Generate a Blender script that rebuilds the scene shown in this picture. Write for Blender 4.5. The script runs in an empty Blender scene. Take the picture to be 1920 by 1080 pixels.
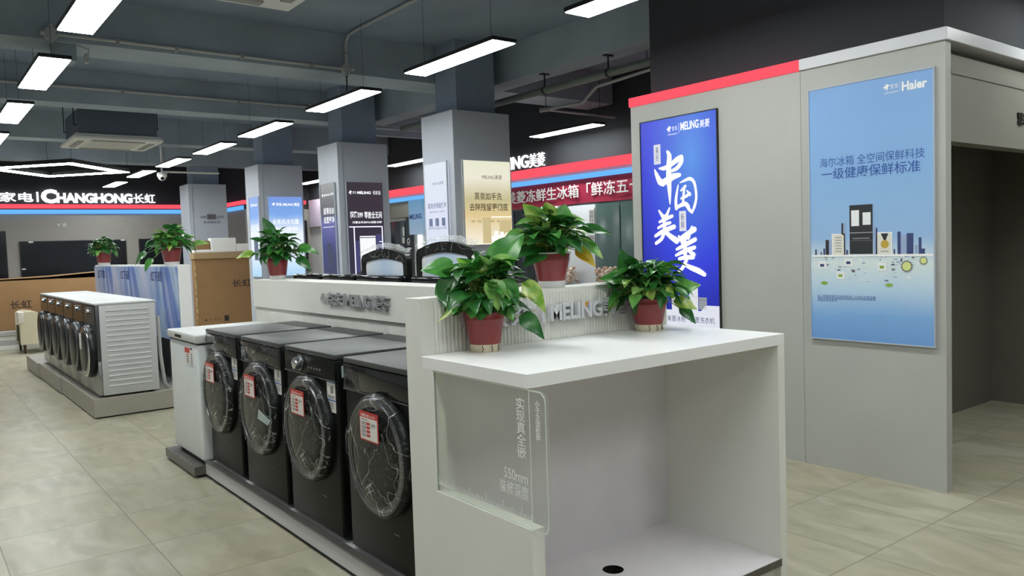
import bpy, bmesh, math, random
from mathutils import Vector, Matrix, noise
S = bpy.context.scene
COL = S.collection
PI = math.pi
# ------------------------------------------------------------------ camera, world, exposure
cam = bpy.data.cameras.new('camera')
cam.sensor_width = 36.0
cam.lens = 1493.236 * 36.0 / 1920.0
cam.clip_start = 0.05
cam.clip_end = 100
camo = bpy.data.objects.new('camera', cam)
COL.objects.link(camo)
yaw, pitch, roll = math.radians(37.5289), math.radians(-3.06621), math.radians(-1.89478)
fw = Vector((math.sin(yaw) * math.cos(pitch), math.cos(yaw) * math.cos(pitch), math.sin(pitch)))
r0 = Vector((math.cos(yaw), -math.sin(yaw), 0)); u0 = r0.cross(fw)
rr = math.cos(roll) * r0 + math.sin(roll) * u0
uu = -math.sin(roll) * r0 + math.cos(roll) * u0
camo.matrix_world = Matrix(((rr.x, uu.x, -fw.x, 0), (rr.y, uu.y, -fw.y, 0), (rr.z, uu.z, -fw.z, 1.40), (0, 0, 0, 1)))
S.camera = camo
W = bpy.data.worlds.new('world'); S.world = W; W.use_nodes = True
W.node_tree.nodes['Background'].inputs[0].default_value = (0.05, 0.055, 0.06, 1)
W.node_tree.nodes['Background'].inputs[1].default_value = 0.2
S.view_settings.view_transform = 'Standard'
S.view_settings.look = 'None'
S.view_settings.gamma = 1.0
S.view_settings.use_curve_mapping = False
S.view_settings.exposure = 0.0
LAMP = 31.0            # brightness of the shop's linear LED panels
S.cycles.max_bounces = 8
S.cycles.diffuse_bounces = 5
S.cycles.transparent_max_bounces = 16
S.cycles.sample_clamp_indirect = 6.0
S.cycles.caustics_reflective = False
S.cycles.caustics_refractive = False

# ------------------------------------------------------------------ materials
def srgb(r, g, b):
    f = lambda c: (c / 255 / 12.92) if c <= 10 else ((c / 255 + 0.055) / 1.055) ** 2.4
    return (f(r), f(g), f(b), 1)
def mat(name, col, rough=0.5, metal=0.0, var=0.0, vscale=8.0, bump=0.0, bscale=60.0, spec=0.5, coat=0.0, emit=None, es=0.0):
    m = bpy.data.materials.new(name); m.use_nodes = True
    nt = m.node_tree; b = nt.nodes['Principled BSDF']
    b.inputs['Base Color'].default_value = col
    b.inputs['Roughness'].default_value = rough
    b.inputs['Metallic'].default_value = metal
    b.inputs['Specular IOR Level'].default_value = spec
    b.inputs['Coat Weight'].default_value = coat
    b.inputs['Coat Roughness'].default_value = 0.08
    if emit:
        b.inputs['Emission Color'].default_value = emit; b.inputs['Emission Strength'].default_value = es
    tc = nt.nodes.new('ShaderNodeTexCoord')
    if var:
        n = nt.nodes.new('ShaderNodeTexNoise'); n.inputs['Scale'].default_value = vscale; n.inputs['Detail'].default_value = 5
        nt.links.new(tc.outputs['Object'], n.inputs['Vector'])
        cr = nt.nodes.new('ShaderNodeValToRGB')
        cr.color_ramp.elements[0].position = 0.3; cr.color_ramp.elements[1].position = 0.7
        cr.color_ramp.elements[0].color = tuple(c * (1 - var) for c in col[:3]) + (1,)
        cr.color_ramp.elements[1].color = tuple(min(1, c * (1 + var)) for c in col[:3]) + (1,)
        nt.links.new(n.outputs['Fac'], cr.inputs[0]); nt.links.new(cr.outputs[0], b.inputs['Base Color'])
    if bump:
        n2 = nt.nodes.new('ShaderNodeTexNoise'); n2.inputs['Scale'].default_value = bscale; n2.inputs['Detail'].default_value = 3
        nt.links.new(tc.outputs['Object'], n2.inputs['Vector'])
        bp = nt.nodes.new('ShaderNodeBump'); bp.inputs['Strength'].default_value = bump; bp.inputs['Distance'].default_value = 0.01
        nt.links.new(n2.outputs['Fac'], bp.inputs['Height']); nt.links.new(bp.outputs[0], b.inputs['Normal'])
    return m
def emat(name, col, strength):
    m = bpy.data.materials.new(name); m.use_nodes = True
    nt = m.node_tree; nt.nodes.clear()
    e = nt.nodes.new('ShaderNodeEmission'); e.inputs[0].default_value = col; e.inputs[1].default_value = strength
    o = nt.nodes.new('ShaderNodeOutputMaterial'); nt.links.new(e.outputs[0], o.inputs[0])
    return m
def ramp_mat(name, stops, axis, lo, hi, emission=0.0, rough=0.4, streak=None, warp=0.0):
    """printed artwork: colour ramp along an object axis, optionally broken by a noise"""
    m = bpy.data.materials.new(name); m.use_nodes = True
    nt = m.node_tree; b = nt.nodes['Principled BSDF']
    tc = nt.nodes.new('ShaderNodeTexCoord'); sp = nt.nodes.new('ShaderNodeSeparateXYZ')
    nt.links.new(tc.outputs['Object'], sp.inputs[0])
    mr = nt.nodes.new('ShaderNodeMapRange'); mr.inputs[1].default_value = lo; mr.inputs[2].default_value = hi
    nt.links.new(sp.outputs['XYZ'.index(axis)], mr.inputs[0])
    src = mr.outputs[0]
    if warp:
        n = nt.nodes.new('ShaderNodeTexNoise'); n.inputs['Scale'].default_value = streak or 3.0; n.inputs['Detail'].default_value = 3
        nt.links.new(tc.outputs['Object'], n.inputs['Vector'])
        ma = nt.nodes.new('ShaderNodeMath'); ma.operation = 'MULTIPLY_ADD'; ma.inputs[1].default_value = warp
        nt.links.new(n.outputs['Fac'], ma.inputs[0]); nt.links.new(src, ma.inputs[2])
        mb = nt.nodes.new('ShaderNodeMath'); mb.operation = 'SUBTRACT'; mb.inputs[1].default_value = warp / 2
        nt.links.new(ma.outputs[0], mb.inputs[0]); src = mb.outputs[0]
    cr = nt.nodes.new('ShaderNodeValToRGB'); el = cr.color_ramp.elements
    while len(el) < len(stops): el.new(0.5)
    for e, (p, c) in zip(el, stops): e.position = p; e.color = c
    nt.links.new(src, cr.inputs[0])
    b.inputs['Roughness'].default_value = rough
    if emission:
        b.inputs['Base Color'].default_value = (0.03, 0.03, 0.03, 1)
        nt.links.new(cr.outputs[0], b.inputs['Emission Color']); b.inputs['Emission Strength'].default_value = emission
    else:
        nt.links.new(cr.outputs[0], b.inputs['Base Color'])
    return m
def clear_mat(name, fac, tint=(1, 1, 1, 1), rough=0.1, ridge=0.0, scale=14.0, bump=0.0, detail=4, ridge2=0.0):
    """thin clear plastic: mostly transparent with a glossy skin; ridge adds cloudy folds"""
    m = bpy.data.materials.new(name); m.use_nodes = True
    nt = m.node_tree; nt.nodes.clear()
    o = nt.nodes.new('ShaderNodeOutputMaterial'); mx = nt.nodes.new('ShaderNodeMixShader')
    t = nt.nodes.new('ShaderNodeBsdfTransparent'); t.inputs[0].default_value = tint
    g = nt.nodes.new('ShaderNodeBsdfPrincipled')
    g.inputs['Base Color'].default_value = (0.75, 0.77, 0.77, 1); g.inputs['Roughness'].default_value = rough
    nt.links.new(t.outputs[0], mx.inputs[1]); nt.links.new(g.outputs[0], mx.inputs[2]); nt.links.new(mx.outputs[0], o.inputs[0])
    mx.inputs[0].default_value = fac
    tc = nt.nodes.new('ShaderNodeTexCoord')
    if ridge:
        n = nt.nodes.new('ShaderNodeTexNoise'); n.inputs['Scale'].default_value = scale; n.inputs['Detail'].default_value = detail
        n.inputs['Distortion'].default_value = 1.2
        nt.links.new(tc.outputs['Object'], n.inputs['Vector'])
        cr = nt.nodes.new('ShaderNodeValToRGB'); el = cr.color_ramp.elements; el.new(0.5)
        for e, (p, v) in zip(el, ((0.49, 0.0), (0.5, 1.0), (0.51, 0.0))): e.position = p; e.color = (v, v, v, 1)
        nt.links.new(n.outputs['Fac'], cr.inputs[0])
        ma = nt.nodes.new('ShaderNodeMath'); ma.operation = 'MULTIPLY_ADD'; ma.inputs[1].default_value = ridge; ma.inputs[2].default_value = fac
        nt.links.new(cr.outputs[0], ma.inputs[0]); last = ma
        if ridge2:
            n3 = nt.nodes.new('ShaderNodeTexNoise'); n3.inputs['Scale'].default_value = scale * 3.4; n3.inputs['Detail'].default_value = 1.5; n3.inputs['Distortion'].default_value = 2.2
            nt.links.new(tc.outputs['Object'], n3.inputs['Vector'])
            c3 = nt.nodes.new('ShaderNodeValToRGB'); e3 = c3.color_ramp.elements; e3.new(0.5)
            for e, (p, v) in zip(e3, ((0.485, 0.0), (0.5, 1.0), (0.515, 0.0))): e.position = p; e.color = (v, v, v, 1)
            nt.links.new(n3.outputs['Fac'], c3.inputs[0])
            # only where a broad mask says the film is rumpled
            n4 = nt.nodes.new('ShaderNodeTexNoise'); n4.inputs['Scale'].default_value = 5.0; nt.links.new(tc.outputs['Object'], n4.inputs['Vector'])
            c4 = nt.nodes.new('ShaderNodeMapRange'); c4.inputs[1].default_value = 0.42; c4.inputs[2].default_value = 0.62; nt.links.new(n4.outputs['Fac'], c4.inputs[0])
            m3 = nt.nodes.new('ShaderNodeMath'); m3.operation = 'MULTIPLY'; nt.links.new(c3.outputs[0], m3.inputs[0]); nt.links.new(c4.outputs[0], m3.inputs[1])
            m4 = nt.nodes.new('ShaderNodeMath'); m4.operation = 'MULTIPLY_ADD'; m4.inputs[1].default_value = ridge2
            nt.links.new(m3.outputs[0], m4.inputs[0]); nt.links.new(ma.outputs[0], m4.inputs[2]); last = m4
        nt.links.new(last.outputs[0], mx.inputs[0])
        if bump:
            bp = nt.nodes.new('ShaderNodeBump'); bp.inputs['Strength'].default_value = bump; bp.inputs['Distance'].default_value = 0.02
            nt.links.new(n.outputs['Fac'], bp.inputs['Height']); nt.links.new(bp.outputs[0], g.inputs['Normal'])
    return m
def floor_mat():
    m = bpy.data.materials.new('floor_tiles'); m.use_nodes = True
    nt = m.node_tree; b = nt.nodes['Principled BSDF']; L = nt.links
    tc = nt.nodes.new('ShaderNodeTexCoord')
    mp = nt.nodes.new('ShaderNodeMapping'); mp.inputs['Location'].default_value = (-3.855 / 0.59, -1.77 / 0.59, 0)
    mp.inputs['Scale'].default_value = (1 / 0.59, 1 / 0.59, 1)
    L.new(tc.outputs['Object'], mp.inputs[0])
    br = nt.nodes.new('ShaderNodeTexBrick'); br.offset = 0.0; br.squash = 1.0
    for k, v in (('Scale', 1.0), ('Mortar Size', 0.004), ('Mortar Smooth', 0.1), ('Bias', 0.0), ('Brick Width', 1.0), ('Row Height', 1.0)):
        br.inputs[k].default_value = v
    br.inputs['Color1'].default_value = (0.0, 0.0, 0.0, 1); br.inputs['Color2'].default_value = (1, 1, 1, 1)
    br.inputs['Mortar'].default_value = (0.5, 0.5, 0.5, 1)
    L.new(mp.outputs[0], br.inputs['Vector'])
    # every tile shifts the vein pattern
    mp2 = nt.nodes.new('ShaderNodeVectorMath'); mp2.operation = 'MULTIPLY_ADD'
    mp2.inputs[1].default_value = (1, 1, 1)
    vm = nt.nodes.new('ShaderNodeVectorMath'); vm.operation = 'SCALE'; vm.inputs['Scale'].default_value = 7.0
    L.new(br.outputs['Color'], vm.inputs[0])
    L.new(tc.outputs['Object'], mp2.inputs[0]); L.new(vm.outputs[0], mp2.inputs[2])
    mp3 = nt.nodes.new('ShaderNodeMapping'); mp3.inputs['Rotation'].default_value = (0, 0, 0.6); mp3.inputs['Scale'].default_value = (2.6, 0.9, 1)
    L.new(mp2.outputs[0], mp3.inputs[0])
    n = nt.nodes.new('ShaderNodeTexNoise'); n.inputs['Scale'].default_value = 2.6; n.inputs['Detail'].default_value = 7; n.inputs['Distortion'].default_value = 1.0
    L.new(mp3.outputs[0], n.inputs['Vector'])
    cr = nt.nodes.new('ShaderNodeValToRGB'); el = cr.color_ramp.elements; el.new(0.5)
    for e, (p, c) in zip(el, ((0.28, (0.285, 0.265, 0.190, 1)), (0.5, (0.365, 0.345, 0.258, 1)), (0.72, (0.45, 0.43, 0.342, 1)))): e.position = p; e.color = c
    L.new(n.outputs['Fac'], cr.inputs[0])
    mx = nt.nodes.new('ShaderNodeMix'); mx.data_type = 'RGBA'
    mx.inputs['B'].default_value = (0.17, 0.15, 0.11, 1)
    ns = nt.nodes.new('ShaderNodeTexNoise'); ns.inputs['Scale'].default_value = 1.7; ns.inputs['Detail'].default_value = 4; L.new(mp2.outputs[0], ns.inputs['Vector'])
    rs = nt.nodes.new('ShaderNodeMapRange'); rs.inputs[1].default_value = 0.45; rs.inputs[2].default_value = 0.72; rs.inputs[4].default_value = 0.55; L.new(ns.outputs['Fac'], rs.inputs[0])
    wm = nt.nodes.new('ShaderNodeMix'); wm.data_type = 'RGBA'; wm.inputs['B'].default_value = (0.43, 0.375, 0.245, 1)
    L.new(rs.outputs[0], wm.inputs['Factor']); L.new(cr.outputs[0], wm.inputs['A'])
    L.new(br.outputs['Fac'], mx.inputs['Factor']); L.new(wm.outputs['Result'], mx.inputs['A']); L.new(mx.outputs['Result'], b.inputs['Base Color'])
    b.inputs['Roughness'].default_value = 0.36
    b.inputs['Specular IOR Level'].default_value = 0.22
    bp = nt.nodes.new('ShaderNodeBump'); bp.inputs['Strength'].default_value = 0.25; bp.inputs['Distance'].default_value = 0.002; bp.invert = True
    L.new(br.outputs['Fac'], bp.inputs['Height']); L.new(bp.outputs[0], b.inputs['Normal'])
    return m
def film_print_mat(name):
    """blue silk streaks printed on the display boards"""
    m = bpy.data.materials.new(name); m.use_nodes = True
    nt = m.node_tree; b = nt.nodes['Principled BSDF']; L = nt.links
    tc = nt.nodes.new('ShaderNodeTexCoord')
    mp = nt.nodes.new('ShaderNodeMapping'); mp.vector_type = 'TEXTURE'; mp.inputs['Rotation'].default_value = (-0.5, 0, 0); mp.inputs['Scale'].default_value = (1, 1.0, 6.0)
    L.new(tc.outputs['Object'], mp.inputs[0])
    n = nt.nodes.new('ShaderNodeTexNoise'); n.inputs['Scale'].default_value = 1.7; n.inputs['Detail'].default_value = 4; n.inputs['Distortion'].default_value = 0.6
    L.new(mp.outputs[0], n.inputs['Vector'])
    sp = nt.nodes.new('ShaderNodeSeparateXYZ'); L.new(tc.outputs['Object'], sp.inputs[0])
    mr = nt.nodes.new('ShaderNodeMath'); mr.operation = 'MULTIPLY_ADD'; mr.inputs[1].default_value = -0.22; mr.inputs[2].default_value = 0.0
    L.new(sp.outputs['Y'], mr.inputs[0])
    ad = nt.nodes.new('ShaderNodeMath'); ad.operation = 'ADD'; L.new(mr.outputs[0], ad.inputs[0]); L.new(n.outputs['Fac'], ad.inputs[1])
    cr = nt.nodes.new('ShaderNodeValToRGB'); el = cr.color_ramp.elements
    st = ((0.25, srgb(206, 204, 222)), (0.40, srgb(180, 192, 220)), (0.50, srgb(120, 150, 206)), (0.56, srgb(186, 204, 224)), (0.64, srgb(92, 124, 196)), (0.74, srgb(176, 186, 222)))
    while len(el) < len(st): el.new(0.5)
    for e, (p, c) in zip(el, st): e.position = p; e.color = c
    L.new(ad.outputs[0], cr.inputs[0]); L.new(cr.outputs[0], b.inputs['Base Color'])
    b.inputs['Roughness'].default_value = 0.35
    return m

M = {}
M['floor'] = floor_mat()
M['ceiling'] = mat('dark_ceiling_paint', (0.230, 0.285, 0.370, 1), 0.85, var=0.12, vscale=1.5)
M['beam'] = mat('beam_paint', (0.33, 0.39, 0.45, 1), 0.8, var=0.12, vscale=2.0)
M['wall_far'] = mat('warm_grey_wall', srgb(158, 154, 148), 0.7, var=0.03)
M['wall_dark'] = mat('black_soffit_paint', (0.030, 0.034, 0.041, 1), 0.8)
M['wall_plain'] = mat('plain_wall', (0.60, 0.60, 0.60, 1), 0.8)
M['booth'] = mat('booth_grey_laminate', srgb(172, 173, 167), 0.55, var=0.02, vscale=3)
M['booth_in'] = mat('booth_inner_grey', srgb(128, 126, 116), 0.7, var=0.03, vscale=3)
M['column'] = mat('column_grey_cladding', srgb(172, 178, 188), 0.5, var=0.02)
M['alcove'] = mat('alcove_shaded_grey', srgb(104, 100, 90), 0.75, var=0.03, vscale=3)  # booth grey darkened, putting the alcove's shade into the colour
M['crown'] = mat('milky_light_trim', srgb(208, 208, 212), 0.35)
M['lamp'] = emat('led_diffuser', (0.96, 1.0, 0.99, 1), LAMP)
M['housing'] = mat('lamp_black_aluminium', (0.02, 0.021, 0.023, 1), 0.4, metal=0.3)
M['led_red'] = emat('red_light_strip', (1.0, 0.10, 0.14, 1), 1.05)
M['led_blue'] = emat('blue_light_strip', (0.15, 0.47, 0.98, 1), 1.05)
M['led_white'] = emat('white_letter_light', (0.97, 0.98, 1.0, 1), 2.2)
M['led_strip'] = emat('white_strip_light', (0.9, 0.97, 1.0, 1), 2.5)
M['white'] = mat('white_laminate', srgb(236, 236, 234), 0.4, var=0.015, vscale=4)
M['cab'] = mat('cabinet_light_grey_white', srgb(226, 226, 219), 0.45, var=0.015, vscale=3)
M['cab_in'] = mat('cabinet_lilac_board', srgb(228, 224, 227), 0.5, var=0.03, vscale=5)
M['edge_dark'] = mat('raw_board_edge', srgb(92, 88, 78), 0.7, var=0.15, vscale=40)
M['acrylic'] = clear_mat('clear_acrylic', 0.10, tint=(0.93, 0.95, 0.92, 1), rough=0.08)
M['acrylic_edge'] = mat('polished_acrylic_edge', srgb(226, 232, 224), 0.2)
M['print_white'] = mat('white_print', srgb(240, 240, 238), 0.5)
M['black_wash'] = mat('black_washer_enamel', (0.0062, 0.0075, 0.0064, 1), 0.34, var=0.15, vscale=3, spec=0.16)
M['black_top'] = mat('black_washer_top', (0.045, 0.048, 0.049, 1), 0.36, bump=0.15, bscale=350)
M['black_gloss'] = mat('black_gloss_panel', (0.008, 0.009, 0.010, 1), 0.08)
M['door_glass'] = mat('smoked_door_glass', (0.007, 0.008, 0.0065, 1), 0.15, spec=0.22)
M['rim'] = mat('dark_chrome_rim', (0.15, 0.155, 0.16, 1), 0.25, metal=0.8)
M['door_black'] = mat('black_door_glass', (0.012, 0.013, 0.015, 1), 0.3, spec=0.25)
M['chrome'] = mat('chrome', (0.75, 0.76, 0.78, 1), 0.12, metal=1.0)
M['silver'] = mat('silver_steel_front', (0.36, 0.37, 0.375, 1), 0.24, metal=1.0)
M['dark_reflect_steel'] = mat('steel_front_dark_reflection', (0.085, 0.09, 0.095, 1), 0.28, metal=0.7)  # dark reflection on the washer fronts put into the steel colour
M['silver_side'] = mat('light_grey_steel_side', srgb(186, 188, 188), 0.4)
M['film'] = clear_mat('cling_film', 0.008, rough=0.16, ridge=0.42, scale=6.0, bump=1.0, detail=1.6, ridge2=0.30)
M['film_w'] = clear_mat('crumpled_clear_bag', 0.42, rough=0.22, ridge=0.35, scale=16.0, bump=0.6)
M['film_teal'] = clear_mat('teal_tape', 0.55, tint=(0.5, 0.9, 0.85, 1), rough=0.3)
M['tag_red'] = mat('red_tag', srgb(196, 48, 44), 0.5)
M['tag_white'] = mat('white_tag', srgb(232, 228, 222), 0.5)
M['tag_ink'] = mat('grey_ink', srgb(92, 90, 96), 0.6)
M['label_blue'] = mat('blue_label', srgb(52, 110, 190), 0.5)
M['freezer'] = mat('white_freezer_steel', srgb(226, 230, 231), 0.35, var=0.02)
M['freezer_lid'] = mat('grey_white_lid', srgb(206, 207, 205), 0.45)
M['rubber'] = mat('dark_rubber', (0.02, 0.02, 0.021, 1), 0.7)
M['plinth'] = mat('grey_plinth_laminate', srgb(158, 153, 142), 0.45, var=0.02)
M['plinth_w'] = mat('white_plinth_laminate', srgb(200, 200, 202), 0.45)
M['plinth_edge'] = mat('brushed_edge_strip', srgb(112, 108, 104), 0.35, metal=0.6, var=0.1, vscale=30)
M['carton'] = mat('brown_cardboard', srgb(142, 110, 74), 0.85, var=0.05, vscale=5)
M['carton_light'] = mat('pale_cardboard', srgb(160, 134, 100), 0.85, var=0.05, vscale=6)
M['ink_black'] = mat('black_print', (0.02, 0.015, 0.012, 1), 0.7)
M['old_tape'] = mat('yellowed_tape', srgb(176, 166, 112), 0.6)
M['foam'] = mat('white_foam', srgb(232, 232, 230), 0.8, bump=0.2, bscale=200)
M['tv'] = mat('tv_screen', (0.012, 0.014, 0.018, 1), 0.12)
M['tv_frame'] = mat('tv_black_frame', (0.02, 0.02, 0.021, 1), 0.4)
M['cream'] = mat('cream_leatherette', srgb(206, 198, 172), 0.55, var=0.03)
M['cushion_dark'] = mat('dark_green_cloth', srgb(58, 58, 44), 0.8)
M['wood_dark'] = mat('dark_wood_leg', (0.05, 0.022, 0.012, 1), 0.4)
M['print'] = film_print_mat('blue_silk_print')
M['navy'] = mat('navy_ink', srgb(34, 52, 120), 0.5)
M['pot'] = mat('dark_red_pot', srgb(138, 22, 30), 0.28, var=0.06, vscale=12)
M['pot_base'] = mat('cream_pot_base', srgb(226, 214, 186), 0.45, var=0.1, vscale=30)
M['crack'] = mat('dark_root', (0.05, 0.035, 0.02, 1), 0.8)
M['pot_clear'] = clear_mat('clear_outer_pot', 0.05, rough=0.05)
M['soil'] = mat('dark_soil', (0.02, 0.014, 0.010, 1), 0.95, bump=0.6, bscale=120)
M['stem'] = mat('pale_green_stem', srgb(150, 170, 96), 0.5)
def leafm(name, a, b):
    m = mat(name, a, 0.28, spec=0.5)
    nt = m.node_tree; bs = nt.nodes['Principled BSDF']
    tc = nt.nodes.new('ShaderNodeTexCoord'); n = nt.nodes.new('ShaderNodeTexNoise'); n.inputs['Scale'].default_value = 22; n.inputs['Detail'].default_value = 3
    nt.links.new(tc.outputs['Object'], n.inputs['Vector'])
    cr = nt.nodes.new('ShaderNodeValToRGB'); cr.color_ramp.elements[0].position = 0.42; cr.color_ramp.elements[1].position = 0.68
    cr.color_ramp.elements[0].color = a; cr.color_ramp.elements[1].color = b
    nt.links.new(n.outputs['Fac'], cr.inputs[0]); nt.links.new(cr.outputs[0], bs.inputs['Base Color'])
    tr = nt.nodes.new('ShaderNodeBsdfTranslucent'); nt.links.new(cr.outputs[0], tr.inputs[0])
    mx = nt.nodes.new('ShaderNodeMixShader'); mx.inputs[0].default_value = 0.28
    nt.links.new(bs.outputs[0], mx.inputs[1]); nt.links.new(tr.outputs[0], mx.inputs[2])
    nt.links.new(mx.outputs[0], nt.nodes['Material Output'].inputs[0])
    return m
M['leaf1'] = leafm('deep_green_leaf', srgb(40, 98, 44), srgb(58, 120, 54))
M['leaf2'] = leafm('mid_green_leaf', srgb(62, 132, 54), srgb(90, 160, 70))
M['leaf3'] = leafm('light_green_leaf', srgb(104, 166, 78), srgb(164, 202, 116))
M['leaf4'] = leafm('lime_variegated_leaf', srgb(120, 170, 56), srgb(206, 218, 130))
M['leaf_yellow'] = leafm('yellowed_leaf', srgb(226, 172, 42), srgb(206, 190, 70))
LEAVES = [M['leaf1'], M['leaf2'], M['leaf3'], M['leaf4']]
M['fridge_green'] = mat('dark_green_glass_door', srgb(84, 106, 102), 0.22)
M['fridge_black'] = mat('black_fridge_door', srgb(46, 54, 60), 0.2)
M['fridge_white'] = mat('pearl_fridge_door', srgb(232, 236, 240), 0.35)
M['fridge_grey'] = mat('grey_fridge_door', srgb(96, 102, 100), 0.3)
M['banner'] = mat('crimson_banner_cloth', srgb(172, 36, 70), 0.6, var=0.04, vscale=4)
M['blue_panel'] = mat('pale_blue_panel', srgb(150, 190, 226), 0.4)
M['red_glow_panel'] = mat('panel_red_glow_tint', srgb(196, 182, 200), 0.5)  # red light falling on the fascia put into its base colour
M['conduit'] = mat('grey_white_conduit', srgb(176, 178, 176), 0.5)
M['pipe'] = mat('grey_green_pipe', srgb(104, 112, 106), 0.45, var=0.06)
M['ac'] = mat('ac_white_plastic', srgb(222, 222, 218), 0.5)
M['ac_dark'] = mat('ac_grille_grey', srgb(150, 152, 150), 0.6)
M['ac_body'] = mat('galvanised_grey', srgb(92, 100, 112), 0.5, metal=0.3)
M['flower'] = mat('cream_flower', srgb(244, 230, 218), 0.7)
M['flower2'] = mat('peach_flower', srgb(228, 190, 164), 0.7)
M['hole'] = mat('dark_hole', (0.004, 0.003, 0.003, 1), 0.9)
M['letter_steel'] = mat('brushed_letter_steel', (0.66, 0.67, 0.69, 1), 0.28, metal=0.68)
M['letter_face'] = mat('pale_letter_face', srgb(214, 215, 219), 0.25, metal=0.15)
M['orange'] = mat('orange_letter_face', srgb(216, 146, 60), 0.4)

# ------------------------------------------------------------------ mesh helpers
class MB:
    def __init__(s): s.v = []; s.f = []; s.m = []
    def add(s, vs, fs, mi=0):
        k = len(s.v); s.v += [tuple(p) for p in vs]
        s.f += [tuple(i + k for i in f) for f in fs]; s.m += [mi] * len(fs); return s
    def box(s, x0, x1, y0, y1, z0, z1, mi=0, bev=0.0, seg=2):
        if x0 > x1: x0, x1 = x1, x0
        if y0 > y1: y0, y1 = y1, y0
        if z0 > z1: z0, z1 = z1, z0
        if bev <= 0:
            vs = [(x, y, z) for x in (x0, x1) for y in (y0, y1) for z in (z0, z1)]
            return s.add(vs, [(0, 1, 3, 2), (4, 6, 7, 5), (0, 4, 5, 1), (2, 3, 7, 6), (0, 2, 6, 4), (1, 5, 7, 3)], mi)
        bm = bmesh.new()
        bmesh.ops.create_cube(bm, size=1.0, matrix=Matrix.Translation(((x0 + x1) / 2, (y0 + y1) / 2, (z0 + z1) / 2)) @ Matrix.Diagonal((x1 - x0, y1 - y0, z1 - z0, 1)))
        bmesh.ops.bevel(bm, geom=bm.edges[:] , offset=bev, segments=seg, profile=0.5, affect='EDGES')
        return s.bm(bm, mi)
    def bm(s, bm, mi=0):
        bm.verts.index_update()
        s.add([v.co[:] for v in bm.verts], [tuple(v.index for v in f.verts) for f in bm.faces], mi)
        bm.free(); return s
    def poly(s, pts, mi=0): return s.add(pts, [tuple(range(len(pts)))], mi)
    def prism(s, pts, ext, mi=0):
        """extrude a planar polygon (3D points) by vector ext"""
        n = len(pts); e = Vector(ext)
        a = [Vector(p) for p in pts]; vs = a + [p + e for p in a]
        fs = [tuple(range(n - 1, -1, -1)), tuple(range(n, 2 * n))] + [(i, (i + 1) % n, n + (i + 1) % n, n + i) for i in range(n)]
        return s.add(vs, fs, mi)
    def tube(s, pts, r, n=8, mi=0, cap=True):
        pts = [Vector(p) for p in pts]; rs = r if isinstance(r, (list, tuple)) else [r] * len(pts)
        rings = []; up = Vector((0, 0, 1))
        prev = None
        for i, p in enumerate(pts):
            t = (pts[min(i + 1, len(pts) - 1)] - pts[max(i - 1, 0)]).normalized()
            if prev is None:
                ref = up if abs(t.dot(up)) < 0.95 else Vector((1, 0, 0))
                a = t.cross(ref).normalized()
            else:
                a = (prev - t * prev.dot(t)).normalized()
            prev = a; b = t.cross(a)
            rings.append([p + (a * math.cos(2 * PI * k / n) + b * math.sin(2 * PI * k / n)) * rs[i] for k in range(n)])
        vs = [v for ring in rings for v in ring]
        fs = [(i * n + k, i * n + (k + 1) % n, (i + 1) * n + (k + 1) % n, (i + 1) * n + k) for i in range(len(pts) - 1) for k in range(n)]
        if cap: fs += [tuple(range(n - 1, -1, -1)), tuple(range((len(pts) - 1) * n, len(pts) * n))]
        return s.add(vs, fs, mi)
    def lathe(s, prof, c, axis='Z', n=32, mi=0, ry=1.0):
        """prof: (radius, height) list around c; axis Z or X (height runs along -X)"""
        vs = []; m = len(prof)
        for r, h in prof:
            for k in range(n):
                a = 2 * PI * k / n; u, w = r * math.cos(a), r * math.sin(a)
                vs.append((c[0] + u, c[1] + w, c[2] + h) if axis == 'Z' else (c[0] - h, c[1] + u, c[2] + w * ry))
        fs = [(i * n + k, i * n + (k + 1) % n, (i + 1) * n + (k + 1) % n, (i + 1) * n + k) for i in range(m - 1) for k in range(n)]
        if prof[0][0] > 1e-6: fs.append(tuple(range(n - 1, -1, -1)))
        if prof[-1][0] > 1e-6: fs.append(tuple(range((m - 1) * n, m * n)))
        return s.add(vs, fs, mi)
    def frame(s, o, r, u, w, h, pts_outer, mi=0): return s
    def build(s, name, mats, parent=None, smooth=None, origin=None, flip=False):
        """link as one mesh object; vertices are in world space (or the thing's own space when origin is the zero vector)"""
        me = bpy.data.meshes.new(name)
        o = Vector(origin) if origin is not None else (Vector(parent['_o']) if parent is not None and '_o' in parent else Vector((0, 0, 0)))
        me.from_pydata([(Vector(p) - o) for p in s.v], [], s.f)
        mats = mats if isinstance(mats, (list, tuple)) else [mats]
        for m in mats: me.materials.append(m)
        if len(mats) > 1: me.polygons.foreach_set('material_index', s.m)
        bm = bmesh.new(); bm.from_mesh(me); bmesh.ops.recalc_face_normals(bm, faces=bm.faces); bm.to_mesh(me); bm.free()
        if smooth is not None:
            me.shade_smooth(); me.set_sharp_from_angle(angle=math.radians(smooth))
        me.update()
        ob = bpy.data.objects.new(name, me); COL.objects.link(ob)
        if parent is not None:
            ob.parent = parent; ob['_o'] = tuple(o)
        elif origin is not None: ob.location = o
        return ob
def tag(o, label, cat, group=None, kind=None):
    if label: o['label'] = label
    if cat: o['category'] = cat
    if group: o['group'] = group
    if kind: o['kind'] = kind
    return o
def struct(o): o['kind'] = 'structure'; return o
def thing(name, label, cat, loc, group=None):
    o = bpy.data.objects.new(name, None); COL.objects.link(o); o.location = loc; o['_o'] = tuple(loc); o.empty_display_size = 0.1
    return tag(o, label, cat, group)
def dup(root, shift, label, name=None):
    r = root.copy(); COL.objects.link(r); r.location = root.location + Vector(shift); r['label'] = label
    for ch in root.children:
        c = ch.copy(); COL.objects.link(c); c.parent = r
        for g in ch.children:
            d = g.copy(); COL.objects.link(d); d.parent = c
    return r
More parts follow.
